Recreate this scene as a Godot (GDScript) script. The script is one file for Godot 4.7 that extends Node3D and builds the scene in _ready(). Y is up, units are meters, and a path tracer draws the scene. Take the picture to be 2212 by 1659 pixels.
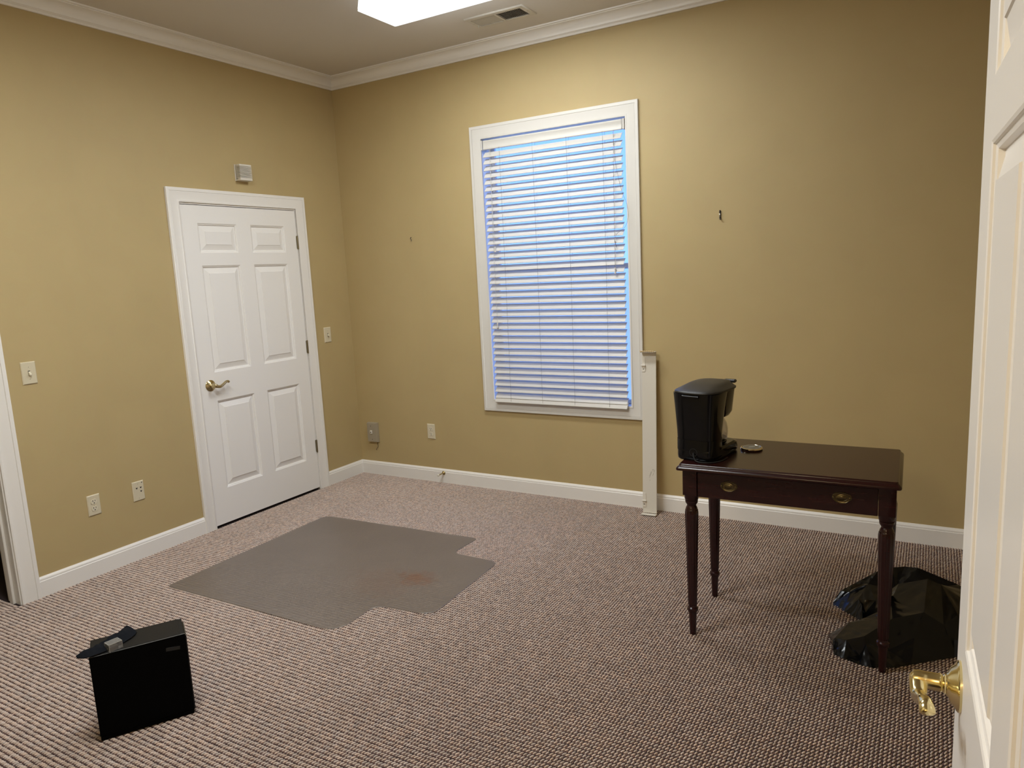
extends Node3D
# An empty office: camera and light first, then the room shell, then the things in it.

# ---------------------------------------------------------------- measures (metres)
const CEIL := 3.019          # ceiling height
const ROOM_X := 4.75         # right wall
const FRONT := 3.965         # front wall (the camera looks in through its doorway)
const PILE := 0.0048        # height of the carpet loops; the floor slab lies that far down
const WALL := 0.12           # wall thickness
const DOOR_W := 0.9115
const DOOR_H := 2.03
const WX0 := 1.296           # window opening inside the casing
const WX1 := 2.316
const WY0 := 0.661
const WY1 := 2.424
const LAMP_TINT := Color(0.968, 0.990, 1.0)

var M := {}
var taken := {}
var rng := RandomNumberGenerator.new()


func _ready() -> void:
	rng.seed = 20240611
	make_camera_and_light()
	make_materials()
	build_shell()
	build_trim()
	build_window()
	build_doors()
	build_blind()
	build_ceiling_things()
	build_wall_things()
	build_board()
	build_table()
	build_coffee_maker()
	build_round_tin()
	build_mat()
	build_case()
	build_bag()


# ================================================================ camera, sky, lamps
func make_camera_and_light() -> void:
	var cam := Camera3D.new()
	cam.name = "camera"
	cam.fov = 56.231
	cam.near = 0.02
	cam.transform = Transform3D(Basis(Vector3.UP, 0.5334) * Basis(Vector3.RIGHT, -0.1560) * Basis(Vector3(0, 0, 1), -0.0500), Vector3(3.945, 1.5468, 4.2435))
	cam.current = true
	add_child(cam)

	var sky_mat := ProceduralSkyMaterial.new()
	sky_mat.sky_top_color = Color(0.36, 0.56, 1.0)
	sky_mat.sky_horizon_color = Color(0.48, 0.665, 1.0)
	sky_mat.ground_horizon_color = Color(0.46, 0.64, 0.97)
	sky_mat.ground_bottom_color = Color(0.43, 0.57, 0.86)
	sky_mat.energy_multiplier = 2.5
	var sky := Sky.new()
	sky.sky_material = sky_mat
	var env := Environment.new()
	env.background_mode = Environment.BG_SKY
	env.sky = sky
	env.tonemap_mode = Environment.TONE_MAPPER_LINEAR
	env.tonemap_exposure = 1.0
	env.ambient_light_source = Environment.AMBIENT_SOURCE_DISABLED
	env.sdfgi_enabled = true
	env.ssao_enabled = true
	env.ssil_enabled = true
	var we := WorldEnvironment.new()
	we.name = "environment"
	we.environment = env
	add_child(we)


func area_light(called: String, parent: Node, at: Vector3, facing: Vector3, along: Vector3, size: Vector2, energy: float, tint: Color) -> void:
	var l := AreaLight3D.new()
	l.name = called
	l.area_size = size
	l.area_normalize_energy = true
	l.light_energy = energy
	l.light_color = tint
	l.shadow_enabled = true
	l.area_range = 12.0
	var zz := -facing.normalized()
	var xx := along.normalized()
	l.transform = Transform3D(Basis(xx, zz.cross(xx), zz), at)
	parent.add_child(l)


# ================================================================ materials
func mat(albedo: Color, rough := 0.5, metal := 0.0) -> StandardMaterial3D:
	var m := StandardMaterial3D.new()
	m.albedo_color = albedo
	m.roughness = rough
	m.metallic = metal
	return m


func lin(r: float, g: float, b: float) -> Color:
	return Color(r, g, b).linear_to_srgb()


func noise_tex(freq: float, seed_: int, ramp: Gradient, size := 512, normal := false, strength := 2.0) -> NoiseTexture2D:
	var n := FastNoiseLite.new()
	n.seed = seed_
	n.frequency = freq
	n.fractal_octaves = 4
	var t := NoiseTexture2D.new()
	t.width = size
	t.height = size
	t.seamless = true
	t.noise = n
	t.as_normal_map = normal
	t.bump_strength = strength
	if ramp:
		t.color_ramp = ramp
	return t


func ramp2(a: Color, b: Color) -> Gradient:
	var g := Gradient.new()
	g.set_color(0, a)
	g.set_color(1, b)
	return g


func make_materials() -> void:
	# painted surfaces
	var wall := mat(Color.WHITE, 0.62)
	wall.albedo_texture = noise_tex(0.006, 3, ramp2(lin(0.475, 0.360, 0.172), lin(0.500, 0.380, 0.182)))
	wall.uv1_triplanar = true
	wall.uv1_world_triplanar = true
	wall.uv1_scale = Vector3.ONE * 0.7
	M.wall = wall
	M.ceiling = mat(lin(0.70, 0.655, 0.60), 0.85)
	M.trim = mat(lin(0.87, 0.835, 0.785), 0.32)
	M.door = mat(lin(0.88, 0.85, 0.81), 0.34)
	M.blind = mat(lin(0.64, 0.61, 0.56), 0.42)
	M.board = mat(lin(0.70, 0.655, 0.57), 0.45)
	M.window_trim = mat(lin(0.70, 0.668, 0.615), 0.34)  # trim paint darkened to offset the strong lamp light on the window casing
	M.vinyl = mat(lin(0.78, 0.78, 0.76), 0.4)
	M.ivory = mat(lin(0.66, 0.585, 0.42), 0.35)
	M.ivory_light = mat(lin(0.72, 0.65, 0.49), 0.35)
	M.white_plastic = mat(lin(0.74, 0.69, 0.60), 0.45)
	M.grey_plate = mat(lin(0.37, 0.315, 0.225), 0.45)
	M.dark = mat(lin(0.012, 0.010, 0.008), 0.7)
	M.brass = mat(lin(0.80, 0.68, 0.36), 0.15, 1.0)
	M.old_brass = mat(lin(0.52, 0.42, 0.22), 0.2, 1.0)
	M.antique = mat(lin(0.15, 0.12, 0.065), 0.28, 1.0)
	M.bronze = mat(lin(0.30, 0.255, 0.165), 0.35, 1.0)
	M.steel = mat(lin(0.55, 0.55, 0.54), 0.3, 1.0)
	M.cord = mat(lin(0.62, 0.60, 0.54), 0.8)
	M.dark_cord = mat(lin(0.20, 0.18, 0.15), 0.8)
	M.wire = mat(lin(0.05, 0.04, 0.03), 0.6)
	M.enamel = mat(lin(0.62, 0.58, 0.51), 0.4)
	M.gold_rope = mat(lin(0.55, 0.40, 0.20), 0.4)
	M.scratch = mat(lin(0.16, 0.11, 0.06), 0.8)
	# carpet
	M.carpet_base = mat(lin(0.030, 0.016, 0.014), 0.95)
	var yarn := mat(Color.WHITE, 0.95)
	yarn.vertex_color_use_as_albedo = true
	M.yarn = yarn
	# glass
	var pane := mat(Color(0.93, 0.97, 1.0, 0.08), 0.02)
	pane.transparency = BaseMaterial3D.TRANSPARENCY_ALPHA
	M.pane = pane
	var carafe := mat(Color(0.80, 0.76, 0.72, 0.22), 0.05)
	carafe.transparency = BaseMaterial3D.TRANSPARENCY_ALPHA
	M.carafe = carafe
	var clear := mat(Color(0.60, 0.60, 0.60, 0.40), 0.2)
	clear.transparency = BaseMaterial3D.TRANSPARENCY_ALPHA
	M.clear_box = clear
	# dark wood, with a fine grain running along x
	var wood := mat(Color.WHITE, 0.22)
	wood.metallic_specular = 0.42
	wood.albedo_texture = noise_tex(0.02, 11, ramp2(lin(0.014, 0.0028, 0.0026), lin(0.030, 0.0060, 0.0050)), 512)
	wood.uv1_triplanar = true
	wood.uv1_scale = Vector3(0.6, 6.0, 6.0)
	wood.clearcoat_enabled = true
	wood.clearcoat = 0.1
	wood.clearcoat_roughness = 0.16
	M.wood = wood
	# black things
	M.black_gloss = mat(lin(0.004, 0.004, 0.0045), 0.12)
	M.black_gloss.metallic_specular = 0.38
	M.black_satin = mat(lin(0.013, 0.012, 0.011), 0.42)
	M.case_side = mat(lin(0.0025, 0.0025, 0.0025), 0.32)
	M.case_side.metallic_specular = 0.12
	M.case_top = mat(lin(0.011, 0.010, 0.0088), 0.55)
	M.case_top.metallic_specular = 0.3
	M.edge_highlight = mat(lin(0.09, 0.088, 0.085), 0.35)  # paler grey that paints the highlight on the top edge of the case
	M.rubber = mat(lin(0.01, 0.01, 0.01), 0.7)
	var cloth := mat(lin(0.0075, 0.0085, 0.011), 0.9)
	cloth.metallic_specular = 0.2
	M.cloth = cloth
	M.bag = mat(lin(0.003, 0.003, 0.0035), 0.18)
	M.bag.metallic_specular = 0.36
	# the lamps' diffusers
	var glow := mat(Color(0.95, 0.96, 0.97), 0.4)
	glow.emission_enabled = true
	glow.emission = Color(0.965, 0.985, 1.0)
	glow.emission_energy_multiplier = 0.93
	M.glow = glow
	var glow_edge := glow.duplicate()
	glow_edge.emission_energy_multiplier = 1.6
	M.glow_edge = glow_edge
	var hall_glow := mat(Color(0.95, 0.93, 0.9), 0.4)
	hall_glow.emission_enabled = true
	hall_glow.emission = Color(1.0, 0.85, 0.62)
	hall_glow.emission_energy_multiplier = 2.0
	M.hall_glow = hall_glow
	M.tin_face = mat(lin(0.16, 0.175, 0.185), 0.2, 0.6)
	M.tin_print = mat(lin(0.42, 0.42, 0.40), 0.3, 0.3)
	M.panel_grey = mat(lin(0.03, 0.03, 0.025), 0.4)


# ================================================================ mesh helpers
func st_new() -> SurfaceTool:
	var st := SurfaceTool.new()
	st.begin(Mesh.PRIMITIVE_TRIANGLES)
	return st


func tri(st: SurfaceTool, a: Vector3, b: Vector3, c: Vector3) -> void:   # counter-clockwise seen from outside
	st.add_vertex(a)
	st.add_vertex(c)
	st.add_vertex(b)


func quad(st: SurfaceTool, a: Vector3, b: Vector3, c: Vector3, d: Vector3) -> void:
	tri(st, a, b, c)
	tri(st, a, c, d)


func commit(st: SurfaceTool) -> ArrayMesh:
	st.generate_normals()
	return st.commit()


func flat(st: SurfaceTool) -> void:
	st.set_smooth_group(-1)


func box(st: SurfaceTool, c: Vector3, s: Vector3, bevel := 0.0, t := Transform3D.IDENTITY) -> void:
	flat(st)
	var h := s * 0.5
	if bevel <= 0.0:
		var v := []
		for i in 8:
			v.append(t * (c + Vector3(h.x if i & 1 else -h.x, h.y if i & 2 else -h.y, h.z if i & 4 else -h.z)))
		quad(st, v[4], v[5], v[7], v[6])
		quad(st, v[1], v[0], v[2], v[3])
		quad(st, v[5], v[1], v[3], v[7])
		quad(st, v[0], v[4], v[6], v[2])
		quad(st, v[6], v[7], v[3], v[2])
		quad(st, v[0], v[1], v[5], v[4])
		return
	var b: float = min(bevel, min(h.x, min(h.y, h.z)) * 0.98)
	var P := {}
	for sx in [-1, 1]:
		for sy in [-1, 1]:
			for sz in [-1, 1]:
				var sg := Vector3(sx, sy, sz)
				for ax in 3:
					var e := h - Vector3.ONE * b
					e[ax] = h[ax]
					P[[sx, sy, sz, ax]] = t * (c + sg * e)
	var center := t * c
	for ax in 3:
		var a1 := (ax + 1) % 3
		var a2 := (ax + 2) % 3
		for s1 in [-1, 1]:
			var ks := []
			for q in [[-1, -1], [1, -1], [1, 1], [-1, 1]]:
				var k := [0, 0, 0, ax]
				k[ax] = s1
				k[a1] = q[0]
				k[a2] = q[1]
				ks.append(P[k])
			face_out(st, ks, center)
		for q in [[-1, -1], [1, -1], [1, 1], [-1, 1]]:      # edges along ax
			var ks := []
			for step in [[-1, a1], [1, a1], [1, a2], [-1, a2]]:
				var k := [0, 0, 0, step[1]]
				k[ax] = step[0]
				k[a1] = q[0]
				k[a2] = q[1]
				ks.append(P[k])
			face_out(st, ks, center)
	for sx in [-1, 1]:
		for sy in [-1, 1]:
			for sz in [-1, 1]:
				face_out(st, [P[[sx, sy, sz, 0]], P[[sx, sy, sz, 1]], P[[sx, sy, sz, 2]]], center)


func face_out(st: SurfaceTool, p: Array, center: Vector3) -> void:
	var n: Vector3 = (p[1] - p[0]).cross(p[2] - p[0])
	if n.dot((p[0] + p[2]) * 0.5 - center) < 0.0:
		p = p.duplicate()
		p.reverse()
	tri(st, p[0], p[1], p[2])
	if p.size() == 4:
		tri(st, p[0], p[2], p[3])


func crease_groups(prof: Array, closed: bool, limit := 0.65) -> Array:
	# one smoothing group for each segment of a profile, a new one at every sharp corner
	var n := prof.size()
	var segs := n if closed else n - 1
	var out := []
	var g := 1
	for i in segs:
		if i > 0:
			var a: Vector2 = (prof[i] - prof[i - 1]).normalized()
			var b: Vector2 = (prof[(i + 1) % n] - prof[i]).normalized()
			if absf(a.angle_to(b)) > limit:
				g += 1
		out.append(g)
	return out


func bar(st: SurfaceTool, prof: Array, a: Vector3, b: Vector3, u: Vector3, v: Vector3, ma := 0.0, mb := 0.0) -> void:
	# a closed profile (points u, v) run from a to b; ma and mb slide the ends along the run by m * u (mitres)
	var d := (b - a).normalized()
	var n := prof.size()
	var pa := []
	var pb := []
	var mid := Vector3.ZERO
	for q: Vector2 in prof:
		pa.append(a + u * q.x + v * q.y + d * (ma * q.x))
		pb.append(b + u * q.x + v * q.y + d * (mb * q.x))
	var area := 0.0
	for i in n:
		area += (prof[i] as Vector2).cross(prof[(i + 1) % n])
	var turn := area * u.cross(v).dot(d)
	var gs := crease_groups(prof, true)
	for i in n:
		var j := (i + 1) % n
		st.set_smooth_group(gs[i])
		if turn > 0.0:
			quad(st, pa[i], pa[j], pb[j], pb[i])
		else:
			quad(st, pa[j], pa[i], pb[i], pb[j])
	flat(st)
	var ids := Geometry2D.triangulate_polygon(PackedVector2Array(prof))
	for k in range(0, ids.size(), 3):
		cap_tri(st, pa[ids[k]], pa[ids[k + 1]], pa[ids[k + 2]], -d)
		cap_tri(st, pb[ids[k]], pb[ids[k + 1]], pb[ids[k + 2]], d)


func cap_tri(st: SurfaceTool, a: Vector3, b: Vector3, c: Vector3, n: Vector3) -> void:
	if (b - a).cross(c - a).dot(n) >= 0.0:
		tri(st, a, b, c)
	else:
		tri(st, a, c, b)


func prism(st: SurfaceTool, poly: Array, t: Transform3D, depth: float) -> void:    # polygon in local xy, run along local z
	bar(st, poly, t.origin, t * Vector3(0, 0, depth), t.basis.x, t.basis.y)


func lathe(st: SurfaceTool, prof: Array, t := Transform3D.IDENTITY, segs := 24, sx := 1.0, sz := 1.0, lobes := 0, lobe_depth := 0.0) -> void:
	# profile points (radius, height) from bottom to top, round local y
	var gs := crease_groups(prof, false)
	for i in prof.size() - 1:
		st.set_smooth_group(gs[i])
		var p: Vector2 = prof[i]
		var q: Vector2 = prof[i + 1]
		for k in segs:
			var a0 := TAU * k / segs
			var a1 := TAU * ((k + 1) % segs) / segs
			var v00 := t * ring_point(p, a0, sx, sz, lobes, lobe_depth)
			var v01 := t * ring_point(p, a1, sx, sz, lobes, lobe_depth)
			var v10 := t * ring_point(q, a0, sx, sz, lobes, lobe_depth)
			var v11 := t * ring_point(q, a1, sx, sz, lobes, lobe_depth)
			if p.x > 1e-6:
				tri(st, v00, v11, v01)
			if q.x > 1e-6:
				tri(st, v00, v10, v11)


func ring_point(p: Vector2, a: float, sx: float, sz: float, lobes: int, depth: float) -> Vector3:
	var r := p.x
	if lobes > 0:
		r -= depth * (1.0 - absf(cos(a * lobes * 0.5)))
	return Vector3(r * cos(a) * sx, p.y, r * sin(a) * sz)


func tube(st: SurfaceTool, pts: Array, radii: Array, segs := 8, flatten := 1.0, side := Vector3.ZERO) -> void:
	var n := pts.size()
	var rings := []
	var prev := Vector3.ZERO
	for i in n:
		var d: Vector3 = ((pts[min(i + 1, n - 1)] as Vector3) - (pts[max(i - 1, 0)] as Vector3)).normalized()
		var u := prev
		if i == 0:
			u = side if side != Vector3.ZERO else (Vector3.UP if absf(d.y) < 0.9 else Vector3.RIGHT)
		u = (u - d * u.dot(d)).normalized()
		prev = u
		var w := d.cross(u)
		var r: float = radii[i] if radii.size() > i else radii[-1]
		var ring := []
		for k in segs:
			var a := TAU * k / segs
			ring.append(pts[i] + u * (cos(a) * r) + w * (sin(a) * r * flatten))
		rings.append(ring)
	st.set_smooth_group(1)
	for i in n - 1:
		for k in segs:
			var j := (k + 1) % segs
			quad(st, rings[i][k], rings[i][j], rings[i + 1][j], rings[i + 1][k])
	flat(st)
	for k in range(1, segs - 1):
		tri(st, rings[0][0], rings[0][k + 1], rings[0][k])
		tri(st, rings[n - 1][0], rings[n - 1][k], rings[n - 1][k + 1])


func spline(ctrl: Array, per := 6) -> Array:
	var out := []
	for i in ctrl.size() - 1:
		var p0: Vector3 = ctrl[max(i - 1, 0)]
		var p1: Vector3 = ctrl[i]
		var p2: Vector3 = ctrl[i + 1]
		var p3: Vector3 = ctrl[min(i + 2, ctrl.size() - 1)]
		for k in per:
			out.append(p1.cubic_interpolate(p2, p0, p3, float(k) / per))
	out.append(ctrl[-1])
	return out


func rounded(pts: Array, radii: Array, segs := 6) -> Array:
	var out := []
	var n := pts.size()
	for i in n:
		var p: Vector2 = pts[i]
		var a: Vector2 = (pts[(i + n - 1) % n] as Vector2) - p
		var b: Vector2 = (pts[(i + 1) % n] as Vector2) - p
		var r: float = min(radii[i], min(a.length(), b.length()) * 0.49)
		if r <= 0.0:
			out.append(p)
			continue
		var q0 := p + a.normalized() * r
		var q1 := p + b.normalized() * r
		for k in segs + 1:
			var t := float(k) / segs
			out.append(q0.lerp(p, t).lerp(p.lerp(q1, t), t))
	return out


func rect2(x0: float, y0: float, x1: float, y1: float) -> Array:
	return [Vector2(x0, y0), Vector2(x1, y0), Vector2(x1, y1), Vector2(x0, y1)]


# ================================================================ node helpers
func numbered(called: String) -> String:
	if not taken.has(called):
		taken[called] = 0
		return called
	taken[called] += 1
	return "%s_%03d" % [called, taken[called]]


func tag(o: Node, label: String, category := "", group := "", kind := "") -> Node:
	if label:
		o.set_meta("label", label)
	if category:
		o.set_meta("category", category)
	if group:
		o.set_meta("group", group)
	if kind:
		o.set_meta("kind", kind)
	return o


func thing(called: String, at: Vector3, label: String, category: String, group := "", kind := "", basis_ := Basis.IDENTITY) -> Node3D:
	var o := Node3D.new()
	o.name = numbered(called)
	add_child(o)
	o.transform = Transform3D(basis_, at)
	tag(o, label, category, group, kind)
	return o


func put(called: String, mesh: Mesh, m: Material, parent: Node, at := Vector3.ZERO) -> MeshInstance3D:
	var o := MeshInstance3D.new()
	o.name = numbered(called) if parent == self else called
	o.mesh = mesh
	o.material_override = m
	o.cast_shadow = GeometryInstance3D.SHADOW_CASTING_SETTING_ON
	o.position = at
	parent.add_child(o, true)
	return o


func part(called: String, st: SurfaceTool, m: Material, parent: Node) -> MeshInstance3D:
	return put(called, commit(st), m, parent)


func struct(called: String, st: SurfaceTool, m: Material, label: String, category: String) -> MeshInstance3D:
	var o := part(called, st, m, self)
	tag(o, label, category, "", "structure")
	return o


func slab(st: SurfaceTool, lo: Vector3, hi: Vector3) -> void:
	box(st, (lo + hi) * 0.5, hi - lo)


# ================================================================ the room shell
const SIDE_X := -1.7         # far wall of the unlit room behind the left wall
const HALL_Z := 5.6          # far wall of the hall behind the camera


func build_shell() -> void:
	var st := st_new()
	slab(st, Vector3(SIDE_X - WALL, -0.16, -0.15), Vector3(ROOM_X + WALL, -PILE, HALL_Z + WALL))
	var fl := struct("floor", st, M.carpet_base, "brown and beige loop pile carpet covering the office floor", "carpet")
	carpet_loops(fl)

	st = st_new()
	slab(st, Vector3(SIDE_X - WALL, CEIL, -0.15), Vector3(ROOM_X + WALL, CEIL + 0.15, HALL_Z + WALL))
	struct("ceiling", st, M.ceiling, "flat off-white painted ceiling above the tan walls", "ceiling")

	# back wall, with the hole for the window
	st = st_new()
	var hx0 := WX0 - 0.018
	var hx1 := WX1 + 0.018
	var hy0 := WY0 - 0.018
	var hy1 := WY1 + 0.018
	slab(st, Vector3(SIDE_X - WALL, 0, -0.15), Vector3(hx0, CEIL, 0))
	slab(st, Vector3(hx1, 0, -0.15), Vector3(ROOM_X + WALL, CEIL, 0))
	slab(st, Vector3(hx0, 0, -0.15), Vector3(hx1, hy0, 0))
	slab(st, Vector3(hx0, hy1, -0.15), Vector3(hx1, CEIL, 0))
	struct("wall_back", st, M.wall, "tan painted wall with the window in it", "wall")

	# left wall: closed door near the corner, open doorway at the frame's left edge
	st = st_new()
	slab(st, Vector3(-WALL, 0, 0), Vector3(0, CEIL, 0.4595))
	slab(st, Vector3(-WALL, 2.065, 0.4595), Vector3(0, CEIL, 1.417))
	slab(st, Vector3(-WALL, 0, 1.417), Vector3(0, CEIL, 2.548))
	slab(st, Vector3(-WALL, 2.065, 2.548), Vector3(0, CEIL, 3.52))
	slab(st, Vector3(-WALL, 0, 3.52), Vector3(0, CEIL, FRONT + WALL))
	struct("wall_left", st, M.wall, "tan painted wall with the closed white door in it", "wall")

	st = st_new()
	slab(st, Vector3(ROOM_X, 0, 0), Vector3(ROOM_X + WALL, CEIL, HALL_Z))
	struct("wall_right", st, M.wall, "tan painted side wall behind the open white door", "wall")

	# front wall with the doorway the camera looks through
	st = st_new()
	slab(st, Vector3(-WALL, 0, FRONT + 0.001), Vector3(3.07, CEIL, FRONT + WALL))
	slab(st, Vector3(4.055, 0, FRONT + 0.001), Vector3(ROOM_X, CEIL, FRONT + WALL))
	slab(st, Vector3(3.07, 2.065, FRONT + 0.001), Vector3(4.055, CEIL, FRONT + WALL))
	struct("wall_front", st, M.wall, "tan painted wall with the entrance doorway in it", "wall")

	# the unlit room on the left and the hall behind the camera
	st = st_new()
	slab(st, Vector3(SIDE_X - WALL, 0, 0), Vector3(SIDE_X, CEIL, HALL_Z))
	struct("wall_side", st, M.wall, "tan wall of the unlit room beyond the left doorway", "wall")
	st = st_new()
	slab(st, Vector3(SIDE_X - WALL, 0, HALL_Z), Vector3(ROOM_X + WALL, CEIL, HALL_Z + WALL))
	struct("wall_hall", st, M.wall, "tan wall of the hall outside the entrance doorway", "wall")
	st = st_new()
	slab(st, Vector3(-WALL, 0, FRONT + WALL), Vector3(0, CEIL, HALL_Z))
	struct("wall_partition", st, M.wall, "tan wall between the hall and the unlit side room", "wall")


func carpet_loops(parent: Node) -> void:
	# one cell of the carpet: a tall beige loop with a low brown loop beside it
	var px := 0.0125
	var pz := 0.019
	var st := st_new()
	loop_bump(st, Vector3(0.0, -PILE, 0.0), Vector3(0.0033, PILE, 0.0081), -0.0037, Color(0.60, 0.48, 0.405))
	loop_bump(st, Vector3(0.0063, -PILE, 0.0055), Vector3(0.0029, PILE * 0.6, 0.0056), -0.0012, Color(0.150, 0.084, 0.072))
	var mesh := commit(st)
	var mm := MultiMesh.new()
	mm.transform_format = MultiMesh.TRANSFORM_3D
	mm.use_colors = true
	mm.mesh = mesh
	var spots := []
	for area in [[0.016, 4.74, 0.016, 3.95], [-1.3, 0.0, 2.59, 3.5]]:
		var x: float = area[0]
		while x < area[1]:
			var z: float = area[2]
			while z < area[3]:
				spots.append(Vector2(x, z))
				z += pz
			x += px
	mm.instance_count = spots.size()
	var r := RandomNumberGenerator.new()
	r.seed = 77
	var blot := FastNoiseLite.new()
	blot.seed = 9
	blot.frequency = 2.2
	for i in spots.size():
		var p: Vector2 = spots[i]
		var b := Basis(Vector3.UP, r.randf_range(-0.14, 0.14)).scaled(Vector3(r.randf_range(0.9, 1.12), r.randf_range(0.86, 1.0), r.randf_range(0.92, 1.1)))
		mm.set_instance_transform(i, Transform3D(b, Vector3(p.x + r.randf_range(-0.0009, 0.0009), 0, p.y + r.randf_range(-0.0012, 0.0012))))
		var k := r.randf_range(0.84, 1.12) * (1.0 + 0.06 * blot.get_noise_2d(p.x, p.y))
		var w := r.randf_range(-0.05, 0.05)
		mm.set_instance_color(i, Color(k * (1.0 + w), k, k * (1.0 - w)))
	var o := MultiMeshInstance3D.new()
	o.name = "carpet_pile"
	o.multimesh = mm
	o.material_override = M.yarn
	parent.add_child(o)
	tag(o, "woven loops of beige and brown yarn", "", "", "stuff")


func loop_bump(st: SurfaceTool, at: Vector3, r: Vector3, slant: float, c: Color) -> void:
	var segs := 8
	var rings := [[1.0, 0.0], [0.82, 0.62], [0.42, 0.93]]
	st.set_smooth_group(1)
	st.set_color(c)
	var pts := []
	for ring in rings:
		var row := []
		for k in segs:
			var a := TAU * k / segs
			var z: float = sin(a) * ring[0] * r.z
			row.append(at + Vector3(cos(a) * ring[0] * r.x + slant * z / r.z, ring[1] * r.y, z))
		pts.append(row)
	var top := at + Vector3(0, r.y, 0)
	for i in 2:
		for k in segs:
			var j := (k + 1) % segs
			quad(st, pts[i][j], pts[i][k], pts[i + 1][k], pts[i + 1][j])
	for k in segs:
		tri(st, pts[2][(k + 1) % segs], pts[2][k], top)


# ================================================================ mouldings
func crown_profile() -> Array:      # u = out from the wall, v = up
	var p := [Vector2(0, -0.079), Vector2(0.011, -0.079), Vector2(0.0135, -0.073), Vector2(0.0135, -0.0665), Vector2(0.017, -0.0665), Vector2(0.019, -0.0625)]
	for k in 9:
		var a := PI * 0.5 * k / 8.0
		p.append(Vector2(0.070 - 0.047 * cos(a), -0.060 + 0.047 * sin(a)))
	p.append_array([Vector2(0.0725, -0.0125), Vector2(0.0725, -0.0095), Vector2(0.085, -0.008), Vector2(0.085, 0.0), Vector2(0, 0)])
	return p


func base_profile() -> Array:       # u = out from the wall, v = up
	return [Vector2(0, 0), Vector2(0.014, 0), Vector2(0.014, 0.080), Vector2(0.0115, 0.0825), Vector2(0.0118, 0.0885), Vector2(0.0105, 0.0935), Vector2(0.0065, 0.098), Vector2(0.004, 0.103), Vector2(0, 0.103)]


func casing_profile(w: float) -> Array:     # u = from the inner edge outwards, v = proud of the wall
	return [Vector2(0, 0), Vector2(0, 0.0095), Vector2(0.002, 0.011), Vector2(0.011, 0.011), Vector2(0.0125, 0.009), Vector2(0.022, 0.0092), Vector2(0.034, 0.0105), Vector2(0.046, 0.0125), Vector2(w - 0.022, 0.0158), Vector2(w - 0.0205, 0.0140), Vector2(w - 0.0185, 0.0180), Vector2(w - 0.003, 0.0185), Vector2(w, 0.016), Vector2(w, 0)]


func build_trim() -> void:
	var up := Vector3.UP
	# crown moulding
	var cp := crown_profile()
	var st := st_new()
	bar(st, cp, Vector3(0, CEIL, 0), Vector3(0, CEIL, FRONT), Vector3.RIGHT, up, 1.0, -1.0)
	struct("trim_1", st, M.trim, "white crown moulding along the top of the left wall", "moulding")
	st = st_new()
	bar(st, cp, Vector3(0, CEIL, 0), Vector3(ROOM_X, CEIL, 0), Vector3(0, 0, 1), up, 1.0, -1.0)
	struct("trim_2", st, M.trim, "white crown moulding along the top of the window wall", "moulding")
	st = st_new()
	bar(st, cp, Vector3(ROOM_X, CEIL, 0), Vector3(ROOM_X, CEIL, FRONT), Vector3.LEFT, up, 1.0, -1.0)
	struct("trim_3", st, M.trim, "white crown moulding along the top of the right wall", "moulding")
	st = st_new()
	bar(st, cp, Vector3(0, CEIL, FRONT), Vector3(ROOM_X, CEIL, FRONT), Vector3(0, 0, -1), up, 1.0, -1.0)
	struct("trim_4", st, M.trim, "white crown moulding along the top of the entrance wall", "moulding")

	# baseboards; their feet stand on the carpet backing
	var bp := base_profile()
	for q in bp.size():
		if bp[q].y <= 0.0:
			bp[q].y = -PILE
	st = st_new()
	bar(st, bp, Vector3(0, 0, 0), Vector3(0, 0, 0.394), Vector3.RIGHT, up, 1.0, 0.0)
	bar(st, bp, Vector3(0, 0, 1.4825), Vector3(0, 0, 2.4735), Vector3.RIGHT, up)
	bar(st, bp, Vector3(0, 0, 3.59), Vector3(0, 0, FRONT), Vector3.RIGHT, up, 0.0, -1.0)
	struct("baseboard_left", st, M.trim, "white baseboard along the foot of the left wall", "baseboard")
	st = st_new()
	bar(st, bp, Vector3(0, 0, 0), Vector3(ROOM_X, 0, 0), Vector3(0, 0, 1), up, 1.0, -1.0)
	struct("baseboard_back", st, M.trim, "white baseboard along the foot of the window wall", "baseboard")
	st = st_new()
	bar(st, bp, Vector3(ROOM_X, 0, 0), Vector3(ROOM_X, 0, FRONT), Vector3.LEFT, up, 1.0, -1.0)
	struct("baseboard_right", st, M.trim, "white baseboard along the foot of the right wall", "baseboard")


func frame_casing(st: SurfaceTool, prof: Array, o: Vector3, ux: Vector3, n: Vector3, x0: float, x1: float, y0: float, y1: float, bottom: bool) -> void:
	# casing round an opening x0..x1, y0..y1 in the plane through o with axes ux and up, proud along n
	var up := Vector3.UP
	var foot := -PILE if not bottom else y0
	bar(st, prof, o + ux * x0 + up * foot, o + ux * x0 + up * y1, -ux, n, -1.0 if bottom else 0.0, 1.0)
	bar(st, prof, o + ux * x1 + up * foot, o + ux * x1 + up * y1, ux, n, -1.0 if bottom else 0.0, 1.0)
	bar(st, prof, o + ux * x0 + up * y1, o + ux * x1 + up * y1, up, n, -1.0, 1.0)
	if bottom:
		bar(st, prof, o + ux * x0 + up * y0, o + ux * x1 + up * y0, -up, n, -1.0, 1.0)


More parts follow.
